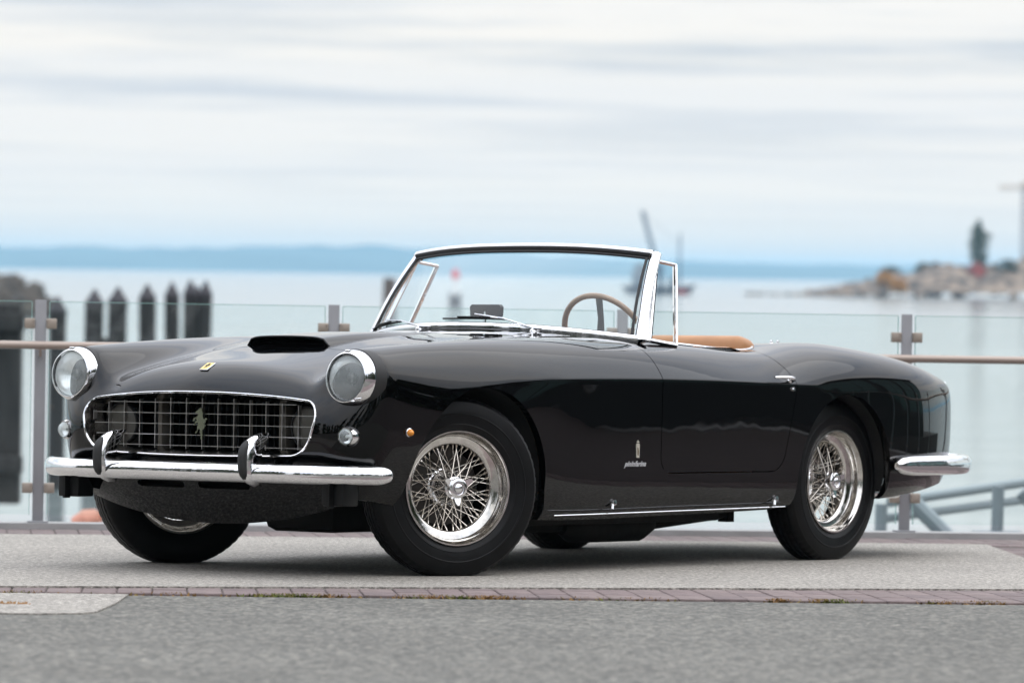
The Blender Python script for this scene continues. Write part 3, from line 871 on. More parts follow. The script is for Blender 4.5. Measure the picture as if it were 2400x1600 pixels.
# exhaust tips and tail lamps
for s in (1, -1):
    for d in (0, .07):
        b = MB(); b.tube([(-2.1, s * (.30 + d), .265), (-2.44, s * (.30 + d), .262)], .024, 14, cap=False); b.build('exhaust_tip', M['chrome'], car)
for s in (1, -1):
    x, z = -2.375, .70; o = MB()
    mt = frame((-2.40, s * .645, .70), (-.55, s * .80, .10), (0, 0, 1))
    o.lathe([(.026,-.02),(.026,.008),(.022,.010)], 24, mt @ Matrix.Diagonal((2.6, 1, 1, 1)), 1); o.lathe([(.022,.008),(.015,.018),(0,.022)], 24, mt @ Matrix.Diagonal((2.6, 1, 1, 1)), 0)
    o.build('tail_light', [M['red'], M['chrome']], car)
    o = MB(); o.box((-2.395, s * .33, .275), (.05, .11, .035), bev=.008); o.build('rear_reflector', M['red'], car)
# door handles
for s, d in ((1, door_l), (-1, door_r)):
    y = side_y(-.74, .772, s); y2 = side_y(-.80, .772, s); yo = abs(y) + .034
    b = MB()
    pts = [(-.655, s * (yo - .005), .776), (-.70, s * yo, .777), (-.76, s * (yo + .001), .776), (-.795, s * (yo - .006), .772), (-.812, s * (abs(y2) + .012), .768), (-.814, s * (abs(y2) - .004), .767)]
    b.tube(pts, [(.006, .0045), (.009, .0065), (.011, .008), (.012, .011), (.014, .013), (.016, .015)], 12)
    b.lathe([(.0,.012),(.010,.012),(.014,.008),(.017,-.004)], 20, frame((-.806, s * abs(y2), .762), (0, s, .2), (0, 0, 1)))
    b.lathe([(.0,.010),(.007,.010),(.009,.0)], 16, frame((-.812, s * abs(side_y(-.81, .725, s)), .727), (0, s, 0), (0, 0, 1)))
    b.build('door_handle', M['chrome'], d)
# jacking point plugs
for s in (1, -1):
    for x in (.437, -.738):
        y = abs(side_y(x, .268, s)); b = MB()
        b.lathe([(.0,.016),(.011,.014),(.014,.004),(.014,-.004)], 18, frame((x, s * y, .270), (0, s, .1), (0, 0, 1)))
        b.tube([(x + .006, s * (y + .006), .268), (x + .015, s * (y + .010), .245)], .006, 8); b.build('jack_plug', M['chrome'], car)
# coachbuilder badge and script on the front wing
for s in (1, -1):
    xb, zb = .303, .475; y = abs(side_y(xb, zb, s))
    m_ = Matrix(((-s, 0, 0, xb), (0, 0, s, s * (y + .0005)), (0, 1, 0, zb), (0, 0, 0, 1)))
    b = MB()
    b.prism([(-.0095,-.027),(.0095,-.027),(.0115,.024),(.0085,.030),(-.0085,.030),(-.0115,.024)], .003, m_, 0)
    b.prism([(-.006,.032),(.006,.032),(.008,.038),(.004,.037),(0,.043),(-.004,.037),(-.008,.038)], .003, m_, 0)
    bw = b.build('wing_badge', M['cream'], car, smooth=False)
    b = MB(); b.prism([(-.0045,-.016),(.0035,-.019),(.0055,-.002),(.001,.012),(-.0055,.014)], .0034, m_); b.build('shield_figure', mat('badge_bronze', (.20, .15, .09), .4, .5), bw, smooth=False)
    cu = bpy.data.curves.new('script', 'FONT'); cu.body = 'pininfarina'; cu.size = .030; cu.shear = .6; cu.extrude = .0012; cu.align_x = 'CENTER'; cu.space_character = 1.12; cu.offset = .0006
    to = bpy.data.objects.new('tmp', cu); COL.objects.link(to)
    dg = bpy.context.evaluated_depsgraph_get(); me = bpy.data.meshes.new_from_object(to.evaluated_get(dg)); bpy.data.objects.remove(to)
    so = bpy.data.objects.new('wing_script', me); COL.objects.link(so); me.materials.clear(); me.materials.append(mat('script_chrome', (.85, .85, .86), .25, .6)); so.parent = car
    ys = abs(side_y(.315, .425, s))
    so.matrix_local = Matrix(((-s, 0, 0, .318), (0, 0, s, s * (ys + .0015)), (0, 1, 0, .414), (0, 0, 0, 1)))
# ------------------------------------------------------------------ windscreen
ws = empty('windshield', None, car)
WB, WT = .690, .612
def wbase(v):      # v in -1..1
    y = WB * v; x = .325 - .265 * abs(v) ** 2.3
    return Vector((x, y, .972 - .046 * abs(v) ** 2.2))
def wtopc(v):
    y = WT * v; x = -.055 - .085 * abs(v) ** 2.2
    return Vector((x, y, 1.292 - .030 * abs(v) ** 2.6))
def wpt(v, t):
    a, c = wbase(v), wtopc(v); p_ = a.lerp(c, t)
    n_ = (c - a).cross(Vector((0, 1, 0))).normalized()
    return p_ + Vector((.012, 0, .010)) * math.sin(math.pi * t)
vs_ = np.linspace(-1, 1, 41)
def corner(v, t):   # round the glass corners
    return v
P = [[tuple(wpt(v, t)) for v in vs_] for t in np.linspace(0, 1, 15)]
b = MB(); b.grid(P); b.build('glass', M['screen'], ws)
b = MB()
r_top = 4
top = [wtopc(v) for v in vs_]; bot = [wbase(v) for v in vs_]
b.tube([p_ + Vector((-.004, 0, .012)) for p_ in top], [(.013, .015)] * 41, 12)
b.tube([p_ + Vector((.004, 0, -.006)) for p_ in bot], [(.009, .017)] * 41, 10)
for s in (1, -1):
    pl = [wpt(s, t) for t in np.linspace(-.03, 1.035, 14)]
    pl = [p_ + Vector((-.012, s * .006, .0)) for p_ in pl]
    rr = [(.024 + .014 * max(0, .25 - t) * 3, .016) for t in np.linspace(-.03, 1.03, 14)]
    b.tube(pl, rr, 12)
    b.lathe([(0,.02),(.010,.016),(.016,0),(.017,-.02)], 14, frame(top[-1 if s > 0 else 0] + Vector((-.010, s * .002, .006)), (0, s, .6), (1, 0, 0)))
b.build('frame', M['chrome'], ws, angle=60)
b = MB()
b.tube([wtopc(v) + Vector((.010, 0, .006)) for v in vs_ * .99], (.006, .009), 8); b.tube([wpt(v, .970) + Vector((.006, 0, .0)) for v in vs_ * .985], .006, 8)
b.tube([wpt(v, .022) + Vector((.006, 0, .0)) for v in vs_ * .985], .005, 6)
for s in (1, -1): b.tube([wpt(s * .972, t) + Vector((.004, 0, .002)) for t in np.linspace(.02, .965, 10)], .0065, 6)
b.build('gasket', M['rubber_pad'], ws)
# quarter lights
for s, d in ((1, door_l), (-1, door_r)):
    o = empty('quarter_light', None, d)
    q = [Vector((-.005, s * .700, .918)), Vector((-.172, s * .712, .900)), Vector((-.292, s * .620, 1.232)), Vector((-.188, s * .624, 1.240))]
    b = MB(); rr = .0075
    q[0] = Vector((.000, s * .700, .918)); q[3] = Vector((-.152, s * .622, 1.245))
    b.tube([q[1], q[2]], (.0115, .009), 8); b.tube([q[2], q[3]], (.0105, .008), 8); b.tube([q[3], q[0]], (.012, .009), 8); b.tube([q[0], q[1]], (.012, .010), 8)
    for p_ in q: b.lathe([(0,.008),(.007,.005),(.009,0),(.007,-.005),(0,-.008)], 10, Matrix.Translation(p_))
    b.build('frame', M['chrome'], o)
    b = MB(); b.grid([[tuple(q[0]), tuple(q[1])], [tuple(q[3]), tuple(q[2])]]); b.build('glass', M['side_glass'], o)
# scuttle grille and wipers
b = MB()
for k in range(13):
    y = -.09 + k * .0
cowl = mat('scuttle_mesh', (.03, .03, .03), .5, .4)
P = [[(x, y, top_z(x, y)[0] + .003) for y in np.linspace(-.24, .24, 13)] for x in (.395, .375, .355)]
b.grid(P)
b.build('scuttle_vent', cowl, car)
for (y0, y1, hw) in ((.345, .04, .155), (-.22, -.52, .13)):
    o = empty('wiper', None, car)
    x0 = .385 - .22 * abs(y0); z0 = top_z(x0, y0)[0]
    b = MB(); b.lathe([(.0,.018),(.006,.017),(.009,.012),(.016,.006),(.019,-.01)], 16, Matrix.Translation((x0, y0, z0)))
    b.box((x0, y0 + .02, z0 + .012), (.02, .035, .010), Euler((0, 0, .4)), bev=.003)
    e = wpt(y1 / .66, .10) + Vector((.016, 0, .010)); s_ = Vector((x0, y0, z0 + .014)); mdl = s_.lerp(e, .5) + Vector((.004, 0, .010))
    b.tube([s_, mdl, e], [(.006, .004), (.005, .0035), (.003, .0025)], 8); b.build('arm', M['chrome'], o)
    b = MB(); bl = [wpt(v, .075) + Vector((.009, 0, .0)) for v in np.linspace((y1 - hw) / .66, (y1 + hw) / .66, 9)]
    b.tube(bl, (.010, .004), 6); b.tube([p_ + Vector((.008, 0, .006)) for p_ in bl[2:-2]], .004, 6); b.build('blade', M['satin_black'], o)
# ------------------------------------------------------------------ cockpit
b = MB()   # padded dash top under the screen
P = []
for t in np.linspace(0, 1, 8):
    rr = []
    for v in np.linspace(-1, 1, 21):
        y = v * .655; xf = .30 - .24 * abs(v) ** 2.2
        x = xf - t * .30; z = .958 - .05 * abs(v) ** 2.4 - (.0 if t < .6 else (t - .6) ** 2 * .9) + .008 * math.sin(math.pi * min(1, t * 1.3))
        rr.append((x, y, z))
    P.append(rr)
P.append([(p_[0] + .02, p_[1], .74) for p_ in P[-1]])
b.grid(P); b.build('dashboard', M['dash'], car)
b = MB()
P = [[(-.15 + .0, y, .92), (-.15, y, .62)] for y in (-.62, .62)]
fl = [(-1.05, .62), (.05, .62)]
b.box((-.5, 0, .30), (1.25, 1.28, .03)); b.box((-1.10, 0, .58), (.03, 1.24, .54)); b.box((.10, 0, .56), (.03, 1.24, .5))
b.box((-.45, 0, .40), (.9, .26, .18), bev=.04)
b.build('cockpit_tub', mat('tan_carpet', (.22, .11, .05), .9), car)
for s, d in ((1, door_l), (-1, door_r)):
    b = MB(); P = []
    for x in np.linspace(.02, -.93, 14):
        zt = .895 - .012 * (x < -.7)
        P.append([(x, s * .672, zt + .002), (x, s * .645, zt + .006), (x, s * .625, zt - .01), (x, s * .615, zt - .06), (x, s * .62, zt - .2), (x, s * .62, .34)])
    b.grid(P); b.build('door_panel', M['tan'], d)
# chrome edge of the cockpit opening
rim_pts = []
for a in np.linspace(0, 2 * math.pi, 181)[:-1]:
    c_, s_ = math.cos(a), math.sin(a); lo, hi = 0., 1.2
    for _ in range(24):
        m_ = (lo + hi) / 2
        if g_cock(Vector((-.43 + c_ * m_, s_ * m_, 0))) < .012: lo = m_
        else: hi = m_
    x, y = -.43 + c_ * lo, s_ * lo
    rim_pts.append((a, Vector((x, y, top_z(x * 1.0 + (x + .43) * .012, y * 1.012)[0] + .004))))
seg = [p_ for a, p_ in rim_pts if p_.x < -.17]
b = MB(); b.tube(seg, (.008, .006), 8); b.build('cockpit_trim', M['chrome'], car)
# seats
def seat(s):
    o = empty('seat', Matrix.Translation((0, s * .33, 0)), car)
    def pad(name, c, d, rot, parent, m_=M['tan']):
        bm_ = bmesh.new(); bmesh.ops.create_cube(bm_, size=1); bmesh.ops.scale(bm_, vec=d, verts=bm_.verts)
        bmesh.ops.bevel(bm_, geom=list(bm_.edges), offset=min(d) * .42, segments=5, affect='EDGES', profile=.6)
        bm_.transform(Matrix.Translation(c) @ Euler(rot).to_matrix().to_4x4())
        me = bpy.data.meshes.new(name); bm_.to_mesh(me); bm_.free(); me.materials.append(m_); me.polygons.foreach_set('use_smooth', [True] * len(me.polygons))
        q_ = bpy.data.objects.new(name, me); COL.objects.link(q_); q_.parent = parent; return q_
    pad('cushion', (-.55, 0, .50), (.50, .50, .16), (0, -.10, 0), o)
    pad('backrest', (-.86, 0, .72), (.14, .52, .46), (0, -.22, 0), o)
    for k in (-2, -1, 0, 1, 2):
        pad('pleat', (-.79, k * .075, .72), (.05, .078, .34), (0, -.22, 0), o)
seat(1); seat(-1)
b = MB()   # trimmed shelf and folded hood cover behind the seats
P = []
for t in np.linspace(0, 1, 9):
    rr = []
    for v in np.linspace(-1, 1, 25):
        x = -.93 - .155 * t - .0 * v; wdt = .63 - .16 * t * t
        z = .862 + .078 * math.sin(math.pi * min(t * .8 + .1, 1)) * (1 - .92 * abs(v) ** 2.4) + .010 * t + .011 * math.exp(-((abs(v) - .48) / .22) ** 2) * math.sin(math.pi * min(1, t * 1.1))
        rr.append((x, v * wdt, z))
    P.append(rr)
P = [[(p_[0] + .02, p_[1], .70) for p_ in P[0]]] + P
b.grid(P); b.build('rear_shelf', M['tan'], car)
P = P[1:]
def shelf(t, v):
    i = min(7, int(t * 8)); j = min(23, int((v + 1) * 12)); a = Vector(P[i][j]).lerp(Vector(P[i][j + 1]), (v + 1) * 12 - j); c = Vector(P[i + 1][j]).lerp(Vector(P[i + 1][j + 1]), (v + 1) * 12 - j)
    return a.lerp(c, t * 8 - i) + Vector((.002, 0, .0015))
b = MB(); b.tube([shelf(.30, v) for v in np.linspace(-.98, .45, 14)] + [shelf(t, v) for t, v in ((.28, .55), (.24, .63), (.17, .70), (.08, .745), (.0, .77))], .003, 6)
b.build('seam', mat('seam_brown', (.06, .03, .015), .7), car)
# steering wheel
st = empty('steering_wheel', frame((-.155, .375, .925), (-.83, 0, .46), (0, 1, 0)), car)
b = MB(); b.tube([(.201 * math.cos(a), .201 * math.sin(a), 0) for a in np.linspace(0, 2 * math.pi, 73)[:-1]], (.0125, .0125), 12, closed=True); b.build('rim', M['wood'], st)
for a in (R(278), R(38), R(158)):
    b = MB(); c_, s_ = math.cos(a), math.sin(a)
    b.tube([(.03 * c_, .03 * s_, -.035), (.10 * c_, .10 * s_, -.012), (.196 * c_, .196 * s_, 0)], [(.020, .002), (.015, .002), (.017, .002)], 10); b.build('spoke', M['bar'], st)
b = MB(); b.lathe([(0,-.01),(.022,-.012),(.028,-.025),(.024,-.04),(.02,-.25)], 24); b.build('hub', M['satin_black'], st)
# interior mirror on the scuttle
mo = empty('rear_view_mirror', None, car)
b = MB(); b.prism([(-.070, -.028), (.070, -.028), (.078, -.016), (.080, .018), (.070, .028), (-.070, .028), (-.080, .018), (-.078, -.016)], .020, Matrix(((0, 0, 1, .160), (1, 0, 0, 0), (0, 1, 0, 1.030), (0, 0, 0, 1)))); b.build('mirror_housing', M['satin_black'], mo)
b = MB(); b.box((.158, 0, 1.030), (.003, .14, .044)); b.build('mirror_glass', M['mirror'], mo)
b = MB(); b.tube([(.185, 0, .965), (.180, 0, 1.005), (.178, 0, 1.03)], .006, 8); b.lathe([(0,.014),(.012,.010),(.020,0)], 16, Matrix.Translation((.19, 0, .962))); b.build('stalk', M['chrome'], mo)
# soft-top anchor studs on the rear deck
for s in (1, -1):
    for dx in (0, -.05):
        z, n = top_z(-1.20 + dx, s * .50); b = MB(); b.lathe([(0,.014),(.006,.012),(.007,.006),(.005,.004),(.009,0)], 12, Matrix.Translation((-1.20 + dx, s * .50, z))); b.build('deck_stud', M['chrome'], car)
#@@ENV
# ------------------------------------------------------------------ setting
def quayed(o): o.matrix_world = QUAY @ o.matrix_world; return o
def poly_sheet(name, pts, z, material, kind='structure', th=None):
    b = MB(); n = len(pts)
    if th is None: b.add([(x, y, z) for x, y in pts], [tuple(range(n))])
    else:
        b.add([(x, y, z) for x, y in pts] + [(x, y, z - th) for x, y in pts], [tuple(range(n))] + [tuple(range(2 * n - 1, n - 1, -1))] + [(i, (i + 1) % n, n + (i + 1) % n, n + i) for i in range(n)])
    o = b.build(name, material, smooth=False); quayed(o); tag(o, kind=kind); return o
def aggregate(name, dark, mid, light, fine=70, vary=.36, bump=.004, patch=((.93,)*3, (1.06,)*3)):
    m = bpy.data.materials.new(name); m.use_nodes = True
    nt, N, L, b = nodes(m); b.inputs['Roughness'].default_value = .85
    tc = N.new('ShaderNodeTexCoord')
    t = N.new('ShaderNodeTexNoise'); t.inputs['Scale'].default_value = fine; t.inputs['Detail'].default_value = 3; t.inputs['Roughness'].default_value = .75
    L.new(tc.outputs['Object'], t.inputs['Vector'])
    v = N.new('ShaderNodeTexVoronoi'); v.inputs['Scale'].default_value = fine * 1.3; L.new(tc.outputs['Object'], v.inputs['Vector'])
    r = N.new('ShaderNodeValToRGB'); e = r.color_ramp.elements; e.new(.5)
    for k, (p, c) in enumerate(((.34, dark), (.5, mid), (.64, light))): e[k].position = p; e[k].color = (*c, 1)
    L.new(t.outputs['Fac'], r.inputs[0])
    hs = N.new('ShaderNodeHueSaturation'); sp = N.new('ShaderNodeSeparateColor'); L.new(v.outputs['Color'], sp.inputs[0])
    mr = N.new('ShaderNodeMapRange'); mr.inputs['To Min'].default_value = 1 - vary; mr.inputs['To Max'].default_value = 1 + vary
    L.new(sp.outputs[0], mr.inputs[0]); L.new(mr.outputs[0], hs.inputs['Value']); L.new(r.outputs[0], hs.inputs['Color'])
    md = N.new('ShaderNodeTexNoise'); md.inputs['Scale'].default_value = 17; md.inputs['Detail'].default_value = 5; md.inputs['Roughness'].default_value = .8
    L.new(tc.outputs['Object'], md.inputs['Vector'])
    mr2 = N.new('ShaderNodeMapRange'); mr2.inputs['From Min'].default_value = .36; mr2.inputs['From Max'].default_value = .64; mr2.inputs['To Min'].default_value = .80; mr2.inputs['To Max'].default_value = 1.2
    L.new(md.outputs['Fac'], mr2.inputs[0]); hs2 = N.new('ShaderNodeHueSaturation'); L.new(mr2.outputs[0], hs2.inputs['Value']); L.new(hs.outputs[0], hs2.inputs['Color']); hs = hs2
    big = N.new('ShaderNodeTexNoise'); big.inputs['Scale'].default_value = 1.1; big.inputs['Detail'].default_value = 4
    L.new(tc.outputs['Object'], big.inputs['Vector'])
    r2 = N.new('ShaderNodeValToRGB'); r2.color_ramp.elements[0].position = .35; r2.color_ramp.elements[1].position = .68
    r2.color_ramp.elements[0].color = (*patch[0], 1); r2.color_ramp.elements[1].color = (*patch[1], 1)
    L.new(big.outputs['Fac'], r2.inputs[0])
    mx = N.new('ShaderNodeMix'); mx.data_type = 'RGBA'; mx.blend_type = 'MULTIPLY'; mx.inputs[0].default_value = 1
    L.new(hs.outputs[0], mx.inputs[6]); L.new(r2.outputs[0], mx.inputs[7]); L.new(mx.outputs[2], b.inputs['Base Color'])
    bp = N.new('ShaderNodeBump'); bp.inputs['Distance'].default_value = bump; L.new(t.outputs['Fac'], bp.inputs['Height']); L.new(bp.outputs[0], b.inputs['Normal'])
    return m
asph = aggregate('asphalt', (.042, .0415, .036), (.094, .0925, .082), (.20, .187, .155), 44, vary=.48, patch=((.88,)*3, (1.10,)*3))
conc = aggregate('exposed_aggregate_concrete', (.115, .107, .095), (.255, .236, .208), (.42, .395, .35), 60, vary=.26)
stone = mat('quay_concrete', (.30, .29, .27), .85); add_noise(stone, 3, (.24, .23, .21), (.34, .33, .31), bump=.004, bscale=40)
def edgeY(X): return 21.98 + .118 * X          # line of the railing along the quay edge
XA, XB = -120., 120.
g = poly_sheet('quay_ground', [(XA, -90), (XB, -90), (XB, edgeY(0) + .10 + .118 * XB), (XA, edgeY(0) + .10 + .118 * XA)], -.016, asph, th=8.0)
def front(X): return 15.70 + .085 * X
def back(X): return 16.25 + .25 * X if X > -2.2 else 15.70 + .08 * (X + 2.2)
poly_sheet('concrete_apron', [(-40, back(-40) + .0), (-2.2, back(-2.2)), (2.27, back(2.27)), (2.27, edgeY(2.27) - .93), (-40, edgeY(-40) - .93)], 0.0, conc, th=.015)
poly_sheet('concrete_patch', [(-9, 14.18), (-1.50, 14.26), (-1.36, 14.33), (-1.325, 14.42), (-1.31, 15.0), (-1.32, front(-1.32) - .002), (-9, front(-9) - .002)], -.011, conc, th=.0045)
plaza = mat('dark_clay_paving', (.075, .052, .052), .8); add_noise(plaza, 6, (.055, .040, .040), (.09, .064, .062), bump=.003, bscale=40)
poly_sheet('paver_plaza', [(2.84, 6), (60, 6), (60, edgeY(60) - .94), (2.84, edgeY(2.84) - .94)], -.008, plaza, th=.006)  # unseen paving, laid dark to deepen reflections in the car's side
# paver strips: every paver a piece
paver_mats = []
for k, c in enumerate(((.150,.112,.108), (.132,.100,.097), (.165,.126,.119), (.145,.110,.104))):
    m_ = mat('clay_paver_%s' % 'abcd'[k], c, .8); add_noise(m_, 26, tuple(x * .8 for x in c), tuple(x * 1.15 for x in c), bump=.003, bscale=90); paver_mats.append(m_)
jointm = mat('joint_sand', (.085, .065, .06), .95)
def paver_mesh(w, d, mi):
    b = MB(); bm_ = bmesh.new(); bmesh.ops.create_cube(bm_, size=1); bmesh.ops.scale(bm_, vec=(w, d, .05), verts=bm_.verts)
    bmesh.ops.bevel(bm_, geom=[e for e in bm_.edges if all(v.co.z > 0 for v in e.verts)], offset=.003, segments=1, affect='EDGES')
    me = bpy.data.meshes.new('paver'); bm_.to_mesh(me); bm_.free(); me.materials.append(paver_mats[mi]); return me
def pavers(name, origin, dirx, nx, ny, w, d, keep, limit=300):
    base = empty(name, QUAY.copy()); tag(base, kind='structure')
    meshes = [paver_mesh(w - .005, d - .005, k) for k in range(4)]
    ux = Vector((*dirx, 0)).normalized(); uy = Vector((-ux.y, ux.x, 0)); rnd = random.Random(len(name) * 13)
    cnt = 0
    for j in range(ny):
        for i in range(nx):
            c = Vector((*origin, 0)) + ux * ((i + .5) * w) + uy * ((j + .5) * d)
            if not keep(c): continue
            if cnt >= limit: break
            o = bpy.data.objects.new('paver', meshes[rnd.randrange(4)]); COL.objects.link(o); o.parent = base
            o.matrix_local = Matrix.Translation((c.x, c.y, -.032 + rnd.uniform(-.001, .0015))) @ Matrix.Rotation(math.atan2(ux.y, ux.x) + rnd.uniform(-.006, .006), 4, 'Z')
            cnt += 1
    return base
sheet = poly_sheet('joint_bed', [(-40, front(-40)), (40, front(40)), (40, back(2.27) + .08 * 38), (2.27, back(2.27)), (-2.2, back(-2.2)), (-40, back(-40))], -.012, jointm)
poly_sheet('joint_bed', [(-40, edgeY(-40) - .928), (2.272, edgeY(2.272) - .928), (2.272, back(2.27)), (2.82, back(2.27)), (2.82, edgeY(2.82) - .93), (2.84, edgeY(2.84) - .93), (40, edgeY(40) - .93), (40, edgeY(40) - .10), (-40, edgeY(-40) - .10)], -.0118, jointm)
pavers('paver_strip', (-3.2, front(-3.2)), (1, .08), 52, 6, .123, .235, lambda c: c.y < back(c.x) + .10)
pavers('paver_border', (-3.0, edgeY(-3.0) - .925), (1, .118), 53, 4, .113, .208, lambda c: True)
pavers('paver_band', (2.82, 16.9), (0, 1), 33, 4, .123, .136, lambda c: True)
# stone coping along the edge
cp = MB(); cp.add([(x, edgeY(x) + y, z) for x in (-40, 40) for y, z in ((-.098, -.05), (-.098, .022), (.16, .022), (.16, -.45))], [(0, 1, 5, 4), (1, 2, 6, 5), (2, 3, 7, 6)])
cop = mat('pale_coping', (.40, .39, .38), .7); add_noise(cop, 5, (.26, .255, .25), (.33, .325, .32), bump=.002, bscale=60)
o = cp.build('quay_coping', cop, smooth=False); quayed(o); tag(o, kind='structure')
# moss and dead grass in the joint
def tufts(name, spots, label_mat):
    b = MB(); rnd = random.Random(4)
    for (x, w, dens) in spots:
        for _ in range(int(dens)):
            xx = x + rnd.gauss(0, w / 2.2); yy = front(xx) + rnd.uniform(-.03, .025); h = rnd.uniform(-.012, .000)
            a = rnd.uniform(0, 6.28); dx, dy = math.cos(a) * .006, math.sin(a) * .006; lx, ly = rnd.gauss(0, .009), rnd.gauss(0, .009)
            b.add([(xx - dx, yy - dy, -.016), (xx + dx, yy + dy, -.016), (xx + lx, yy + ly, h)], [(0, 1, 2)])
    o = b.build(name, label_mat, smooth=False); quayed(o); tag(o, kind='stuff'); return o
moss = mat('moss', (.16, .17, .03), .9); add_noise(moss, 9, (.22, .12, .035), (.10, .12, .022), stops=(.45, .6))
tufts('moss', [(-.73, .22, 420), (-.24, .20, 320), (-.05, .10, 260), (.95, .05, 260), (1.13, .10, 380), (1.52, .07, 120), (1.68, .09, 160), (-1.7, .12, 90), (.35, .3, 120), (-1.2, .3, 60)], moss)
b = MB(); rnd = random.Random(9)
for k in range(200):
    t = rnd.random(); xx = -2.2 + t * .62; yy = 14.86 - .05 * t + rnd.gauss(0, .01); h = rnd.uniform(.004, .012)
    b.add([(xx - .006, yy, -.012), (xx + .006, yy, -.012), (xx + rnd.gauss(0, .01), yy + .005, -.012 + h)], [(0, 1, 2)])
o = b.build('moss', mat('dry_moss', (.26, .13, .04), .9), smooth=False); quayed(o); tag(o, kind='stuff')
# ------------------------------------------------------------------ glass railing
rail = empty('glass_railing', QUAY.copy()); tag(rail, 'glass panel railing with flat grey posts and a bronze handrail along the quay edge', 'railing')
postm = mat('post_grey', (.30, .30, .32), .5, .1); add_noise(postm, 6, (.235, .235, .245), (.27, .27, .28), bump=.0004, bscale=60)
clampm = mat('clamp_bronze', (.33, .28, .235), .4, .4); railm = mat('handrail_bronze', (.34, .275, .235), .35, .35)
pane = glass_mat('railing_glass', (.93, .985, .97), 1.0, haze=.010, hazecol=(.70, .78, .76))
edgem = mat('glass_edge', (.25, .42, .38), .15)
PX0, PD = -2.285, 1.4137
ang = math.atan(.118)
posts = [PX0 + PD * k for k in range(-7, 12)]
RZ = Matrix.Rotation(ang, 4, 'Z')
def at_edge(X, dy=0, z=0): return Vector((X, edgeY(X) + dy, z))
for X in posts:
    m_ = Matrix.Translation(at_edge(X)) @ RZ
    b = MB(); b.box((0, 0, .555), (.054, .014, 1.09), bev=.002); b.box((0, 0, .026), (.10, .09, .010), bev=.002)
    p_ = b.build('post', postm, rail, mtx=m_)
    for z in (.985, .19):
        for sx in (-1, 1):
            b = MB(); b.box((sx * .0525, 0, z), (.050, .034, .050), bev=.004); b.box((sx * .036, -.019, z - .014), (.007, .006, .007)); b.box((sx * .036, -.019, z + .014), (.007, .006, .007))
            b.build('clamp', clampm, p_)
    b = MB(); b.tube([(0, -.01, .83), (0, -.06, .83), (0, -.075, .858)], .0065, 8); b.box((0, -.075, .861), (.05, .02, .004)); b.build('bracket', railm, p_)
gm = MB(); gm.box((0, 0, 0), (PD - .088, .012, 1.03))
g0 = None
for X in posts[:-1]:
    m_ = Matrix.Translation(at_edge(X + PD / 2, 0, .575)) @ RZ
    if g0 is None:
        b = MB(); L_ = (PD / math.cos(ang) - .088) / 2
        b.add([(-L_, 0, -.515), (L_, 0, -.515), (L_, 0, .515), (-L_, 0, .515)], [(0, 1, 2, 3)]); g0 = b.build('glass_panel', pane, rail, smooth=False, mtx=m_); gme = g0.data
        b = MB(); b.box((0, 0, .517), (2 * L_, .011, .003)); b.box((-L_ - .0015, 0, 0), (.003, .011, 1.03)); b.box((L_ + .0015, 0, 0), (.003, .011, 1.03)); e0 = b.build('polished_edge', edgem, g0, smooth=False)
    else:
        c = g0.copy(); COL.objects.link(c); c.parent = rail; c.matrix_local = m_; e = e0.copy(); COL.objects.link(e); e.parent = c
b = MB(); b.tube([at_edge(posts[0] - .3, -.075, .880), at_edge(posts[-1] + .3, -.075, .880)], .0195, 20); b.build('handrail', railm, rail)
# ------------------------------------------------------------------ the sea
SEA = EYE - 4.6
def wpx(px, py, d):
    """world point seen at pixel (px, py) of the 2400 px frame at distance d"""
    u, w = px - 1200, py - 800
    cr, sr = math.cos(ROLL), math.sin(ROLL); u, w = u * cr + w * sr, -u * sr + w * cr
    v = Vector((u / F_PX, 1, -w / F_PX)); v = Matrix.Rotation(PITCH, 3, 'X') @ v; return Vector((0, 0, EYE)) + v * (d / v.y)
water = mat('sea_water', (.22, .26, .26), .08, 0, IOR=1.333)
nt, N, L, bs = nodes(water)
tc = N.new('ShaderNodeTexCoord')
def wave(scale, dist, sy=1.):
    mp = N.new('ShaderNodeMapping'); mp.inputs['Scale'].default_value = (1, sy, 1); L.new(tc.outputs['Object'], mp.inputs[0])
    t = N.new('ShaderNodeTexNoise'); t.inputs['Scale'].default_value = scale; t.inputs['Detail'].default_value = 5; L.new(mp.outputs[0], t.inputs['Vector'])
    return t
w1 = wave(.55, .3, 1.6); w2 = wave(.02, 1)
bp = N.new('ShaderNodeBump'); bp.inputs['Strength'].default_value = .5; bp.inputs['Distance'].default_value = .09
L.new(w1.outputs['Fac'], bp.inputs['Height']); L.new(bp.outputs[0], bs.inputs['Normal'])
mr = N.new('ShaderNodeMapRange'); mr.inputs['To Min'].default_value = .03; mr.inputs['To Max'].default_value = .16; L.new(w2.outputs['Fac'], mr.inputs[0]); L.new(mr.outputs[0], bs.inputs['Roughness'])
b = MB(); b.add([(-40000, -2000, SEA), (40000, -2000, SEA), (40000, 50000, SEA), (-40000, 50000, SEA)], [(0, 1, 2, 3)])
o = b.build('sea', water, smooth=False); tag(o, kind='structure')
# light and dark ripple bands painted into the water colour
wc = wave(.05, 1, 9.); rr_ = N.new('ShaderNodeValToRGB'); rr_.color_ramp.elements[0].position = .36; rr_.color_ramp.elements[1].position = .62
rr_.color_ramp.elements[0].color = (.15, .19, .20, 1); rr_.color_ramp.elements[1].color = (.27, .30, .30, 1); L.new(wc.outputs['Fac'], rr_.inputs[0]); L.new(rr_.outputs[0], bs.inputs['Base Color'])
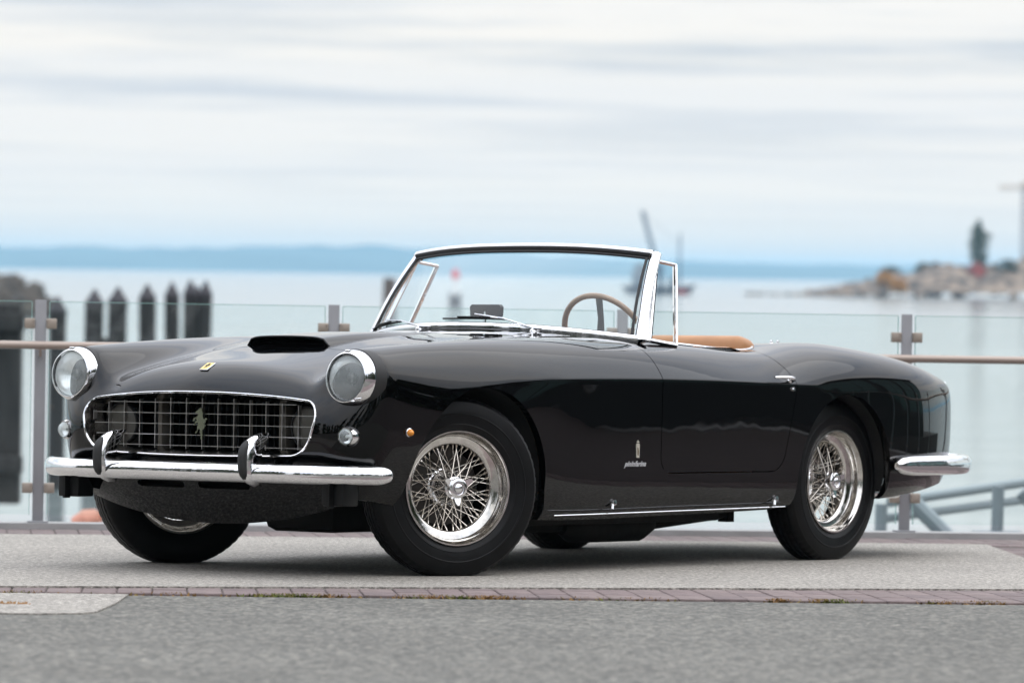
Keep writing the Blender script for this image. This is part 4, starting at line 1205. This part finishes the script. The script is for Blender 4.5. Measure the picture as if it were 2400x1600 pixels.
# ------------------------------------------------------------------ distant hills
def ridge(name, d, prof, material, depth):
    """prof: [(px, py_top)] outline of a range seen at distance d"""
    f = spline([(p, q) for p, q in prof]); pts = []
    for px in np.linspace(prof[0][0], prof[-1][0], 220):
        py = float(f(px)[0]); w_ = wpx(px, py, d); j = noise.noise(Vector((px * .012, d * .001, 0))) * .12 + noise.noise(Vector((px * .05, 3, 0))) * .05
        pts.append((w_.x, max(.5, (w_.z - SEA) * (1 + j))))
    b = MB(); P = []
    for t in np.linspace(0, 1, 7):
        P.append([(x, d - depth * .5 + depth * t, SEA - 1 + (h + 1) * (math.sin(math.pi * t) ** .8 if 0 < t < 1 else 0)) for x, h in pts])
    b.grid(P); o = b.build(name, material); tag(o, kind='structure'); return o
hillm = mat('hazy_forested_hills', (.04, .09, .11), .9); add_noise(hillm, .004, (.03, .075, .095), (.05, .105, .125))  # part of the blue haze is put into the hill colour
ridge('far_hills', 8300, [(-3500, 585), (-1500, 578), (0, 577), (300, 580), (700, 588), (1000, 600), (1300, 612), (1600, 622), (1900, 628), (2200, 634), (2600, 638), (5000, 668)], hillm, 1500)
ridge('far_mountains', 8800, [(-4000, 588), (-1500, 586), (300, 583), (520, 580), (700, 577), (850, 577), (1000, 581), (1150, 588), (1400, 606), (1800, 617), (2400, 628), (4000, 645)], hillm, 700)
# ------------------------------------------------------------------ rocky shores
rockm = mat('shore_rock', (.17, .145, .115), .9); add_noise(rockm, .35, (.030, .026, .024), (.25, .19, .14), stops=(.40, .60), detail=9, bump=.3, bscale=1.2)
darkrock = mat('dark_rock', (.05, .042, .035), .95); add_noise(darkrock, .5, (.028, .024, .02), (.085, .07, .055), detail=6, bump=.2, bscale=2)
def rocky(name, d, outline, base_py, width, material, step=9, rough=.5, kind=None):
    """a shore of piled boulders following an outline seen at distance d"""
    f = spline(outline); rnd = random.Random(int(d)); b = MB(); x0, x1 = outline[0][0], outline[-1][0]
    P = []; px = x0; cols = np.arange(x0, x1 + step, step)
    for t in np.linspace(0, 1, 9):
        rr = []
        for px in cols:
            w_ = wpx(px, float(f(px)[0]), d); h = max(.15, w_.z - SEA)
            y = d - width * .5 + width * t; k = math.sin(math.pi * min(1, t * 1.15 + .02)) ** .6 if t < .87 else 0.2
            n_ = noise.noise(Vector((w_.x * .18, y * .18, 1.7))) * rough * h * .6 + noise.noise(Vector((w_.x * .6, y * .6, 4))) * .5
            rr.append((w_.x * y / d, y, max(SEA - .5, SEA - .3 + h * k + n_ * (k > .3))))
        P.append(rr)
    b.grid(P)
    for _ in range(int(len(cols) * 3.2)):       # loose boulders
        px = rnd.uniform(x0, x1); w_ = wpx(px, float(f(px)[0]), d); h = max(.3, w_.z - SEA); t = rnd.uniform(.0, .5)
        r = rnd.uniform(.4, 1.3) * min(1.4, .4 + h * .2); y = d - width * .5 + width * t
        c = Vector((w_.x * y / d, y, SEA + h * (math.sin(math.pi * t) ** .7) * rnd.uniform(.5, 1.0)))
        vs = []; ico = [(0,0,1),(.9,0,.4),(.28,.85,.4),(-.72,.53,.4),(-.72,-.53,.4),(.28,-.85,.4),(.72,.53,-.4),(-.28,.85,-.4),(-.9,0,-.4),(-.28,-.85,-.4),(.72,-.53,-.4),(0,0,-1)]
        for q in ico: vs.append(c + Vector(q) * r * rnd.uniform(.75, 1.2))
        b.add(vs, [(0,1,2),(0,2,3),(0,3,4),(0,4,5),(0,5,1),(1,6,2),(2,7,3),(3,8,4),(4,9,5),(5,10,1),(6,7,2),(7,8,3),(8,9,4),(9,10,5),(10,6,1),(11,7,6),(11,8,7),(11,9,8),(11,10,9),(11,6,10)])
    o = b.build(name, material, angle=20); tag(o, kind='structure'); return o
rocky('rocky_point', 1120, [(1740, 697), (1800, 694), (1860, 688), (1920, 676), (1980, 664), (2040, 655), (2085, 634), (2130, 640), (2180, 620), (2230, 622), (2280, 628), (2330, 622), (2390, 612), (2440, 602), (2520, 604), (2650, 600), (2900, 620)], 697, 60, rockm)
rocky('rocky_headland', 420, [(-700, 640), (-300, 638), (-60, 640), (0, 648), (40, 655), (75, 676), (105, 700), (128, 716), (150, 734)], 735, 26, darkrock, step=6)
# ------------------------------------------------------------------ trees
leafm = mat('conifer_needles', (.045, .065, .030), .8)
barkm = mat('bark', (.10, .07, .05), .9)
add_noise(leafm, .8, (.03, .05, .025), (.075, .10, .045))
def leafy(b, c, rx, rz, n, size, rnd, taper=.0):
    for _ in range(n):
        u = rnd.uniform(-1, 1); r = rnd.random() ** .4; a = rnd.uniform(0, 6.283); w_ = math.sqrt(1 - u * u) * r
        tp = 1 - taper * (u + 1) / 2
        p = Vector((c[0] + rx * tp * w_ * math.cos(a), c[1] + rx * tp * w_ * math.sin(a), c[2] + rz * u * (r ** .3)))
        e = Vector((rnd.gauss(0, 1), rnd.gauss(0, 1), rnd.gauss(0, .6))).normalized() * size * rnd.uniform(.6, 1.4); f_ = e.cross(Vector((rnd.gauss(0, 1), rnd.gauss(0, 1), rnd.gauss(0, 1)))).normalized() * size * rnd.uniform(.3, .7)
        b.add([p - e, p + f_, p + e, p - f_], [(0, 1, 2, 3)])
def tree(name, base, h, r, label, cat='tree', group=None, n=1400, size=.35, mat_=None, form='tall', seed=1):
    rnd = random.Random(seed); o = empty(name, Matrix.Translation(base)); tag(o, label, cat, group)
    b = MB(); b.tube([(0, 0, -.3), (r * .03, 0, h * .3), (0, 0, h * .9)], [h * .022, h * .016, h * .004], 8)
    for k in range(7):
        a = rnd.uniform(0, 6.28); z = h * rnd.uniform(.25, .75); b.tube([(0, 0, z), (math.cos(a) * r * .6, math.sin(a) * r * .6, z + h * .10)], [h * .007, h * .002], 5)
    b.build('trunk', barkm, o)
    b = MB()
    if form == 'tall':
        for k in range(10):
            t = k / 9; z = h * (.20 + .74 * t); w_ = r * (math.sin(math.pi * (.18 + .78 * t)) ** .8) * rnd.uniform(.75, 1.15)
            leafy(b, (rnd.gauss(0, r * .12), rnd.gauss(0, r * .12), z), w_, h * .07, n // 10, size, rnd)
    else:
        for k in range(12):
            a = rnd.uniform(0, 6.28); rr = r * rnd.uniform(0, .65); leafy(b, (rr * math.cos(a), rr * math.sin(a), h * rnd.uniform(.45, .85)), r * .45, h * .16, n // 12, size, rnd)
    cr = b.build('crown', mat_ or leafm, o, smooth=False); return o
def foot(px, py, d): return wpx(px, py, d)
tree('island_tree', foot(2292, 640, 1120), 13.2, 3.0, 'tall narrow evergreen standing above the red shed on the rocky point', n=1600, size=.45, form='tall', seed=3)
orange = mat('orange_broom', (.42,.20,.02), .8); darkbush = mat('dark_shrub', (.035, .05, .03), .9)
def bush(px, py, d, w_, h, m_, label, seed):
    b = MB(); rnd = random.Random(seed); leafy(b, (0, 0, h * .5), w_, h * .55, 500, .35, rnd)
    o = b.build('shrub', m_, smooth=False); o.location = foot(px, py, d); tag(o, label, 'shrub'); return o
bush(2072, 668, 1095, 2.6, 3.2, orange, 'yellow-orange shrub on the rocky point, left and higher of the two orange ones', 5)
bush(2105, 685, 1092, 2.2, 3.2, orange, 'orange shrub lower on the rocky point, just right of the yellow-orange one', 6)
bush(2088, 650, 1110, 2.8, 2.6, darkbush, 'dark shrub behind the two orange shrubs on the rocky point', 7)
bush(2165, 640, 1110, 2.4, 2.4, darkbush, 'dark shrub between the orange shrubs and the red shed on the rocky point', 8)
bush(2362, 640, 1100, 3.0, 3.2, darkbush, 'dark shrub right of the red shed near the crane on the rocky point', 9)
# red shed
red = mat('red_boards', (.30, .07, .055), .7); roofm = mat('grey_roof', (.16, .13, .125), .8)
sh = empty('shed', Matrix.Translation(foot(2288, 652, 1105))); tag(sh, 'small red shed below the tall tree on the rocky point', 'shed')
b = MB(); b.box((0, 0, 1.2), (4.4, 4, 2.6)); b.prism([(-2.2, 2.5), (2.2, 2.5), (0, 4.3)], 4.0, Matrix(((1, 0, 0, 0), (0, 0, 1, -2), (0, 1, 0, 0), (0, 0, 0, 1)))); b.build('wall', red, sh, smooth=False)
b = MB()
for s in (-1, 1): b.add([(0, -2.2, 4.45), (s * 2.5, -2.2, 2.35), (s * 2.5, 2.2, 2.35), (0, 2.2, 4.45), (0, -2.2, 4.3), (s * 2.5, -2.2, 2.2), (s * 2.5, 2.2, 2.2), (0, 2.2, 4.3)], [(0, 1, 2, 3), (4, 7, 6, 5), (0, 4, 5, 1), (1, 5, 6, 2), (2, 6, 7, 3)])
b.build('roof', roofm, sh, smooth=False)
b = MB(); b.box((.3, -2.03, .9), (1.0, .08, 2.0)); b.build('door', mat('door_red', (.42, .05, .04), .6), sh)
b = MB(); b.box((-1.2, -2.03, 1.4), (.8, .08, .8)); b.build('window', mat('dark_pane', (.03, .04, .05), .2), sh)
# tower crane at the right edge
crm = mat('crane_beige', (.46, .38, .30), .6); crd = mat('crane_grey', (.22, .23, .26), .6)
cb = foot(2398, 650, 1150); cr_ = empty('tower_crane', Matrix.Translation(cb)); tag(cr_, 'slim tower crane with a pale jib pointing left at the edge of the rocky point', 'crane')
H = (650 - 440) / F_PX * 1150
def lattice(a, c, w_, nseg, r):
    b = MB(); a, c = Vector(a), Vector(c); t = (c - a).normalized(); u = t.cross(Vector((0, 1, 0))).normalized(); v = t.cross(u)
    cs = [(u * i + v * j) * w_ / 2 for i, j in ((1, 1), (1, -1), (-1, -1), (-1, 1))]
    for q in cs: b.tube([a + q, c + q], r, 5)
    for k in range(nseg):
        p0, p1 = a.lerp(c, k / nseg), a.lerp(c, (k + 1) / nseg)
        for i in range(4): b.tube([p0 + cs[i], p1 + cs[(i + 1) % 4]], r * .6, 4)
    return b
lattice((0, 0, 0), (0, 0, H), 1.0, 16, .14).build('mast', crd, cr_, smooth=False)
lattice((-6.6, 0, H), (14, 0, H), .9, 18, .12).build('jib', crm, cr_, smooth=False)
b = MB(); b.box((0, 0, H + .9), (1.2, 1.2, 1.6), bev=.1); b.build('cab', crm, cr_)
# ------------------------------------------------------------------ derrick ship
def ship():
    d = 1100; o = empty('crane_ship', Matrix.Translation((foot(1545, 690, d).x, d, SEA))); tag(o, 'dark work boat with a tall leaning crane boom and a mast out on the water', 'boat')
    sc_ = d / F_PX
    hm = mat('hull_navy', (.045, .055, .075), .6); rm = mat('hull_red', (.42, .05, .04), .6); bm_ = mat('boom_blue_grey', (.10, .15, .21), .6)
    x = lambda px: (px - 1545) * sc_
    z = lambda py: (690 - py) * sc_
    b = MB(); P = [(x(1455), z(672)), (x(1470), z(690)), (x(1615), z(690)), (x(1632), z(668)), (x(1590), z(674)), (x(1520), z(674))]
    b.prism(P[::-1], 3.2, Matrix(((1, 0, 0, 0), (0, 0, 1, -1.6), (0, 1, 0, 0), (0, 0, 0, 1)))); b.build('hull', hm, o, smooth=False)
    b = MB(); b.box((x(1596), -1.62, z(684)), (3.0, .1, .7)); b.build('hull_band', rm, o)
    b = MB(); b.box((x(1500), 0, z(655)), (4.0, 2.4, 4.2), bev=.1); b.box((x(1500), 0, z(628)), (2.6, 2.0, 1.6), bev=.1); b.box((x(1575), 0, z(662)), (1.6, 2, 2.4), bev=.1); b.build('wheelhouse', mat('cabin_grey', (.16, .20, .24), .6), o)
    lattice((x(1548), 0, z(660)), (x(1503), 0, z(497)), .75, 14, .20).build('boom', bm_, o, smooth=False)
    b = MB(); b.tube([(x(1592), 0, z(674)), (x(1592), 0, z(548))], [.32, .22], 8); b.tube([(x(1592), 0, z(575)), (x(1503), 0, z(500))], .04, 4); b.tube([(x(1548), 0, z(674)), (x(1548), 0, z(620))], .6, 8); b.build('mast', bm_, o)
ship()
# ------------------------------------------------------------------ beacon and dolphin
d = 440; o = empty('channel_beacon', Matrix.Translation((foot(1066, 742, d).x, d, SEA))); tag(o, 'small channel beacon with a red lantern on a grey lattice base, seen through the windscreen', 'beacon')
k_ = d / F_PX
lattice((0, 0, -1), (0, 0, 60 * k_), 1.0, 5, .11).build('lattice_base', mat('beacon_grey', (.10, .11, .13), .7), o, smooth=False)
b = MB(); b.box((0, 0, 40 * k_), (1.15, .9, 1.2)); b.build('platform', mat('beacon_dark', (.08, .09, .10), .7), o)
b = MB(); b.lathe([(0, 60 * k_), (.38, 60 * k_), (.30, 96 * k_), (0, 96 * k_)], 14); b.build('drum', mat('beacon_white', (.7, .7, .7), .6), o)
b = MB(); b.lathe([(0, 94 * k_), (.36, 94 * k_), (.42, 105 * k_), (.2, 116 * k_), (0, 117 * k_)], 14); b.build('lantern', mat('lantern_red', (.55, .02, .06), .4), o)
pm = mat('tarred_timber', (.014, .014, .016), .8); add_noise(pm, 2, (.010, .010, .011), (.026, .025, .026), stretch=(6, 6, .6), bump=.01, bscale=6)
d = 440; o = empty('mooring_dolphin', Matrix.Translation((foot(912, 735, d).x, d, SEA))); tag(o, 'brown cluster of mooring piles out on the water beside the windscreen pillar', 'mooring')
for i, (dx, dy) in enumerate(((-.42, 0), (0, .3), (.42, 0), (0, -.4))):
    b = MB(); b.tube([(dx * 1.1, dy * 1.1, -1), (dx * .9, dy * .9, 3.9)], .24, 10); b.build('pile', mat('weathered_pile', (.13, .10, .085), .9), o)
# ------------------------------------------------------------------ timber piles with pointed caps
capm = mat('pile_cap', (.022, .020, .026), .6)
def pile_obj(px, py_tip, d, label, dia=.40, proto=[]):
    base = wpx(px, 700, d)
    if not proto:
        o = empty('timber_pile'); b = MB(); b.lathe([(0, -10), (.5, -10), (.5, -.34), (0, -.34)], 18); b.build('shaft', pm, o)
        b = MB(); b.lathe([(.52, -.36), (.53, -.30), (.06, .0), (0, .01)], 18); b.build('pointed_cap', capm, o); proto.append(o)
    else: o = copy_tree(proto[0], None)
    o.matrix_local = Matrix.Translation((base.x, d, wpx(px, py_tip, d).z)) @ Matrix.Rotation(R((px * 7 % 5 - 2) * .35), 4, 'Y') @ Matrix.Diagonal((dia, dia, 1, 1))
    tag(o, label, 'pile', 'black pointed timber piles in the water'); return o
pile_obj(136, 694, 92, 'black pointed pile nearest the left railing post, just to its right', .36)
pile_obj(222, 677, 95, 'black pointed pile, left one of the close pair behind the far headlight', .40)
pile_obj(277, 672, 95, 'black pointed pile, right one of the close pair behind the far headlight', .41)
pile_obj(345, 665, 96, 'black pointed pile standing alone in the middle of the row, wider than its right neighbour', .37)
pile_obj(403, 660, 97, 'slim black pointed pile standing alone just left of the end cluster', .32)
pile_obj(446, 655, 98, 'black pointed pile on the left of the tight end cluster', .30)
pile_obj(462, 668, 99, 'lower black pile in the middle of the tight end cluster', .30)
pile_obj(482, 657, 98, 'black pointed pile at the right end of the row', .30)
b = MB(); c = wpx(250, 780, 95.5); b.box((c.x, 95.5, c.z - 1.9), (.40, .2, 3.6)); o = b.build('fender_timber', pm); tag(o, 'dark vertical fender timber between the close pair of piles', 'timber')
# dark wharf wall at the left edge
w_ = wpx(53, 712, 62); b = MB(); b.box((w_.x - 2.5, 63, w_.z - 2.6 + .0), (5.0, 2, 5.2)); 
o = empty('timber_wharf', Matrix.Translation((0, 0, 0))); tag(o, 'dark timber wharf corner behind the glass at the left edge of the quay', 'wharf')
x1 = w_.x; zt = w_.z; zb = wpx(40, 1180, 62).z
for k in range(9):
    b = MB(); b.box((x1 - .16 - k * .33, 62, (zt + zb) / 2), (.315, .30, zt - zb), bev=.02); b.build('plank', pm, o)
b = MB(); b.box((x1 - 1.5, 61.8, zt - .25), (3.1, .18, .24), bev=.02); b.build('waling', pm, o)
b = MB(); b.box((x1 - 1.5, 61.8, zb + .55), (3.1, .18, .24), bev=.02); b.build('waling', pm, o)
x2 = wpx(112, 700, 62).x
# ------------------------------------------------------------------ gangway railing below the quay
gw = empty('gangway', Matrix.Translation((0, 0, 0))); tag(gw, 'grey tubular gangway rail sloping down to the water behind the rear wheel', 'gangway')
gcol = mat('gangway_steel', (.24, .28, .30), .5, .3); gd = 30.
def gp(px, py, d=gd): return wpx(px, py, d)
for a, c, r in (((2085, 1176), (2660, 1092), .034), ((2062, 1216), (2660, 1136), .030)):
    b = MB(); b.tube([gp(*a), gp(*c, gd + 1.5)], r, 10); b.build('tube_rail', gcol, gw)
for (px, y0, y1) in ((2066, 1180, 1290), (2340, 1138, 1270), (2610, 1098, 1250)):
    b = MB(); b.tube([gp(px, y0), gp(px - 4, y1)], .042, 10); b.build('post', gcol, gw)
    b = MB(); b.box(gp(px - 4, y1 - 18), (.32, .12, .05), bev=.01); b.build('foot_plate', gcol, gw)
b = MB(); b.tube([gp(2130, 1166), gp(2235, 1270)], .055, 8); b.tube([gp(2395, 1150), gp(2500, 1260)], .055, 8); b.build('brace', gcol, gw)
b = MB(); p0, p1 = gp(2000, 1300), gp(2700, 1262); b.add([p0, p1, p1 + Vector((0, 1.6, 0)), p0 + Vector((0, 1.6, 0)), p0 - Vector((0, 0, .2)), p1 - Vector((0, 0, .2))], [(0, 1, 2, 3), (0, 4, 5, 1)]); b.build('deck', mat('gangway_deck', (.30, .30, .29), .8), gw, smooth=False)
# orange buoy floating beyond the quay on the left
b = MB(); q = wpx(205, 1222, 34); b.lathe([(0,-.10),(.10,-.08),(.14,0),(.10,.07),(0,.09)], 20, Matrix.Translation(q) @ Matrix.Rotation(R(70), 4, 'Y') @ Matrix.Diagonal((.7, .9, 1.3, 1)))
b.tube([q + Vector((.1, 0, .04)), q + Vector((.22, 0, .14))], .035, 8)
o = b.build('mooring_float', mat('faded_orange', (.50, .22, .15), .6)); tag(o, 'faded orange mooring float low behind the glass left of the front tyre', 'float')
# ------------------------------------------------------------------ what stands around the quay outside the frame (seen in the paint and chrome)
trunkm = barkm
def treeline(name, pts, hmin, hmax, seed, n=900, size=.55):
    rnd = random.Random(seed); b = MB()
    for (x, y) in pts:
        h = rnd.uniform(hmin, hmax); b.tube([(x, y, 0), (x, y, h * .8)], [.22, .06], 6)
        for k in range(7):
            t = k / 6; leafy(b, (x + rnd.gauss(0, .8), y + rnd.gauss(0, .8), h * (.06 + .84 * t)), h * .27 * (1 - .55 * t), h * .12, n // 7, size, rnd)
    o = b.build(name, leafm, smooth=False); quayed(o); tag(o, kind='stuff'); return o
rt = random.Random(5)
treeline('tree_belt', [(rt.uniform(-34, -26), y) for y in range(-26, 22, 4)], 8, 12, 1)
treeline('tree_belt', [(x, rt.uniform(-34, -26)) for x in range(-26, 34, 5)], 8, 13, 2)
treeline('tree_belt', [(rt.uniform(29, 35), y) for y in range(-22, 24, 3)], 8, 12.5, 3, 1500)
# waterfront hall on the right
hall = empty('waterfront_hall', QUAY @ Matrix.Translation((24, 30, 0)) @ Matrix.Rotation(R(-8), 4, 'Z')); tag(hall, 'dark waterfront hall with tall glazed bays standing right of the quay', 'building')
hm_ = mat('dark_cladding', (.035, .04, .04), .6); gl_ = mat('green_glazing', (.10, .17, .16), .08, 0, IOR=1.6); fr_ = mat('window_steel', (.05, .05, .05), .5)
b = MB(); b.box((6, 0, 1.2), (12, 16, 13.6)); b.build('wall', hm_, hall, smooth=False)
b = MB(); b.box((14, 6, -2.6), (30, 34, 5.0)); b.build('sea_blocker', mat('dark_blocker', (.05, .048, .045), .8), hall, smooth=False)  # unseen block, added to keep the bright sea out of paint reflections
b = MB(); b.box((6, 0, 8.15), (13, 17, .3)); b.build('roof', hm_, hall, smooth=False)
for k in range(6):
    y = -6.6 + k * 2.65
    b = MB(); b.box((-.03, y, 3.9), (.08, 2.2, 6.2)); w = b.build('window', fr_, hall, smooth=False)
    for j in range(2):
        for i in range(3):
            b = MB(); b.box((-.09, y - .52 + j * 1.04, 1.9 + i * 2.0), (.03, .96, 1.85)); b.build('pane', gl_, w, smooth=False)
for k in range(4):
    x = 1.6 + k * 2.9
    b = MB(); b.box((x, -8.03, 3.9), (2.3, .08, 6.2)); w = b.build('window', fr_, hall, smooth=False)
    for j in range(2):
        for i in range(3):
            b = MB(); b.box((x - .54 + j * 1.08, -8.09, 1.9 + i * 2.0), (.98, .03, 1.85)); b.build('pane', gl_, w, smooth=False)
# ------------------------------------------------------------------ sea air
hz = bpy.data.materials.new('haze'); hz.use_nodes = True
N, L = hz.node_tree.nodes, hz.node_tree.links
for n in list(N): N.remove(n)
out = N.new('ShaderNodeOutputMaterial'); pv = N.new('ShaderNodeVolumePrincipled')
pv.inputs['Color'].default_value = (.42, .69, .87, 1); pv.inputs['Density'].default_value = HAZE
L.new(pv.outputs[0], out.inputs['Volume'])
b = MB(); b.box((0, 8500, (SEA - 9 + 52) / 2), (42000, 21000, 52 - SEA + 9)); o = b.build('haze', hz, smooth=False); tag(o, kind='stuff')
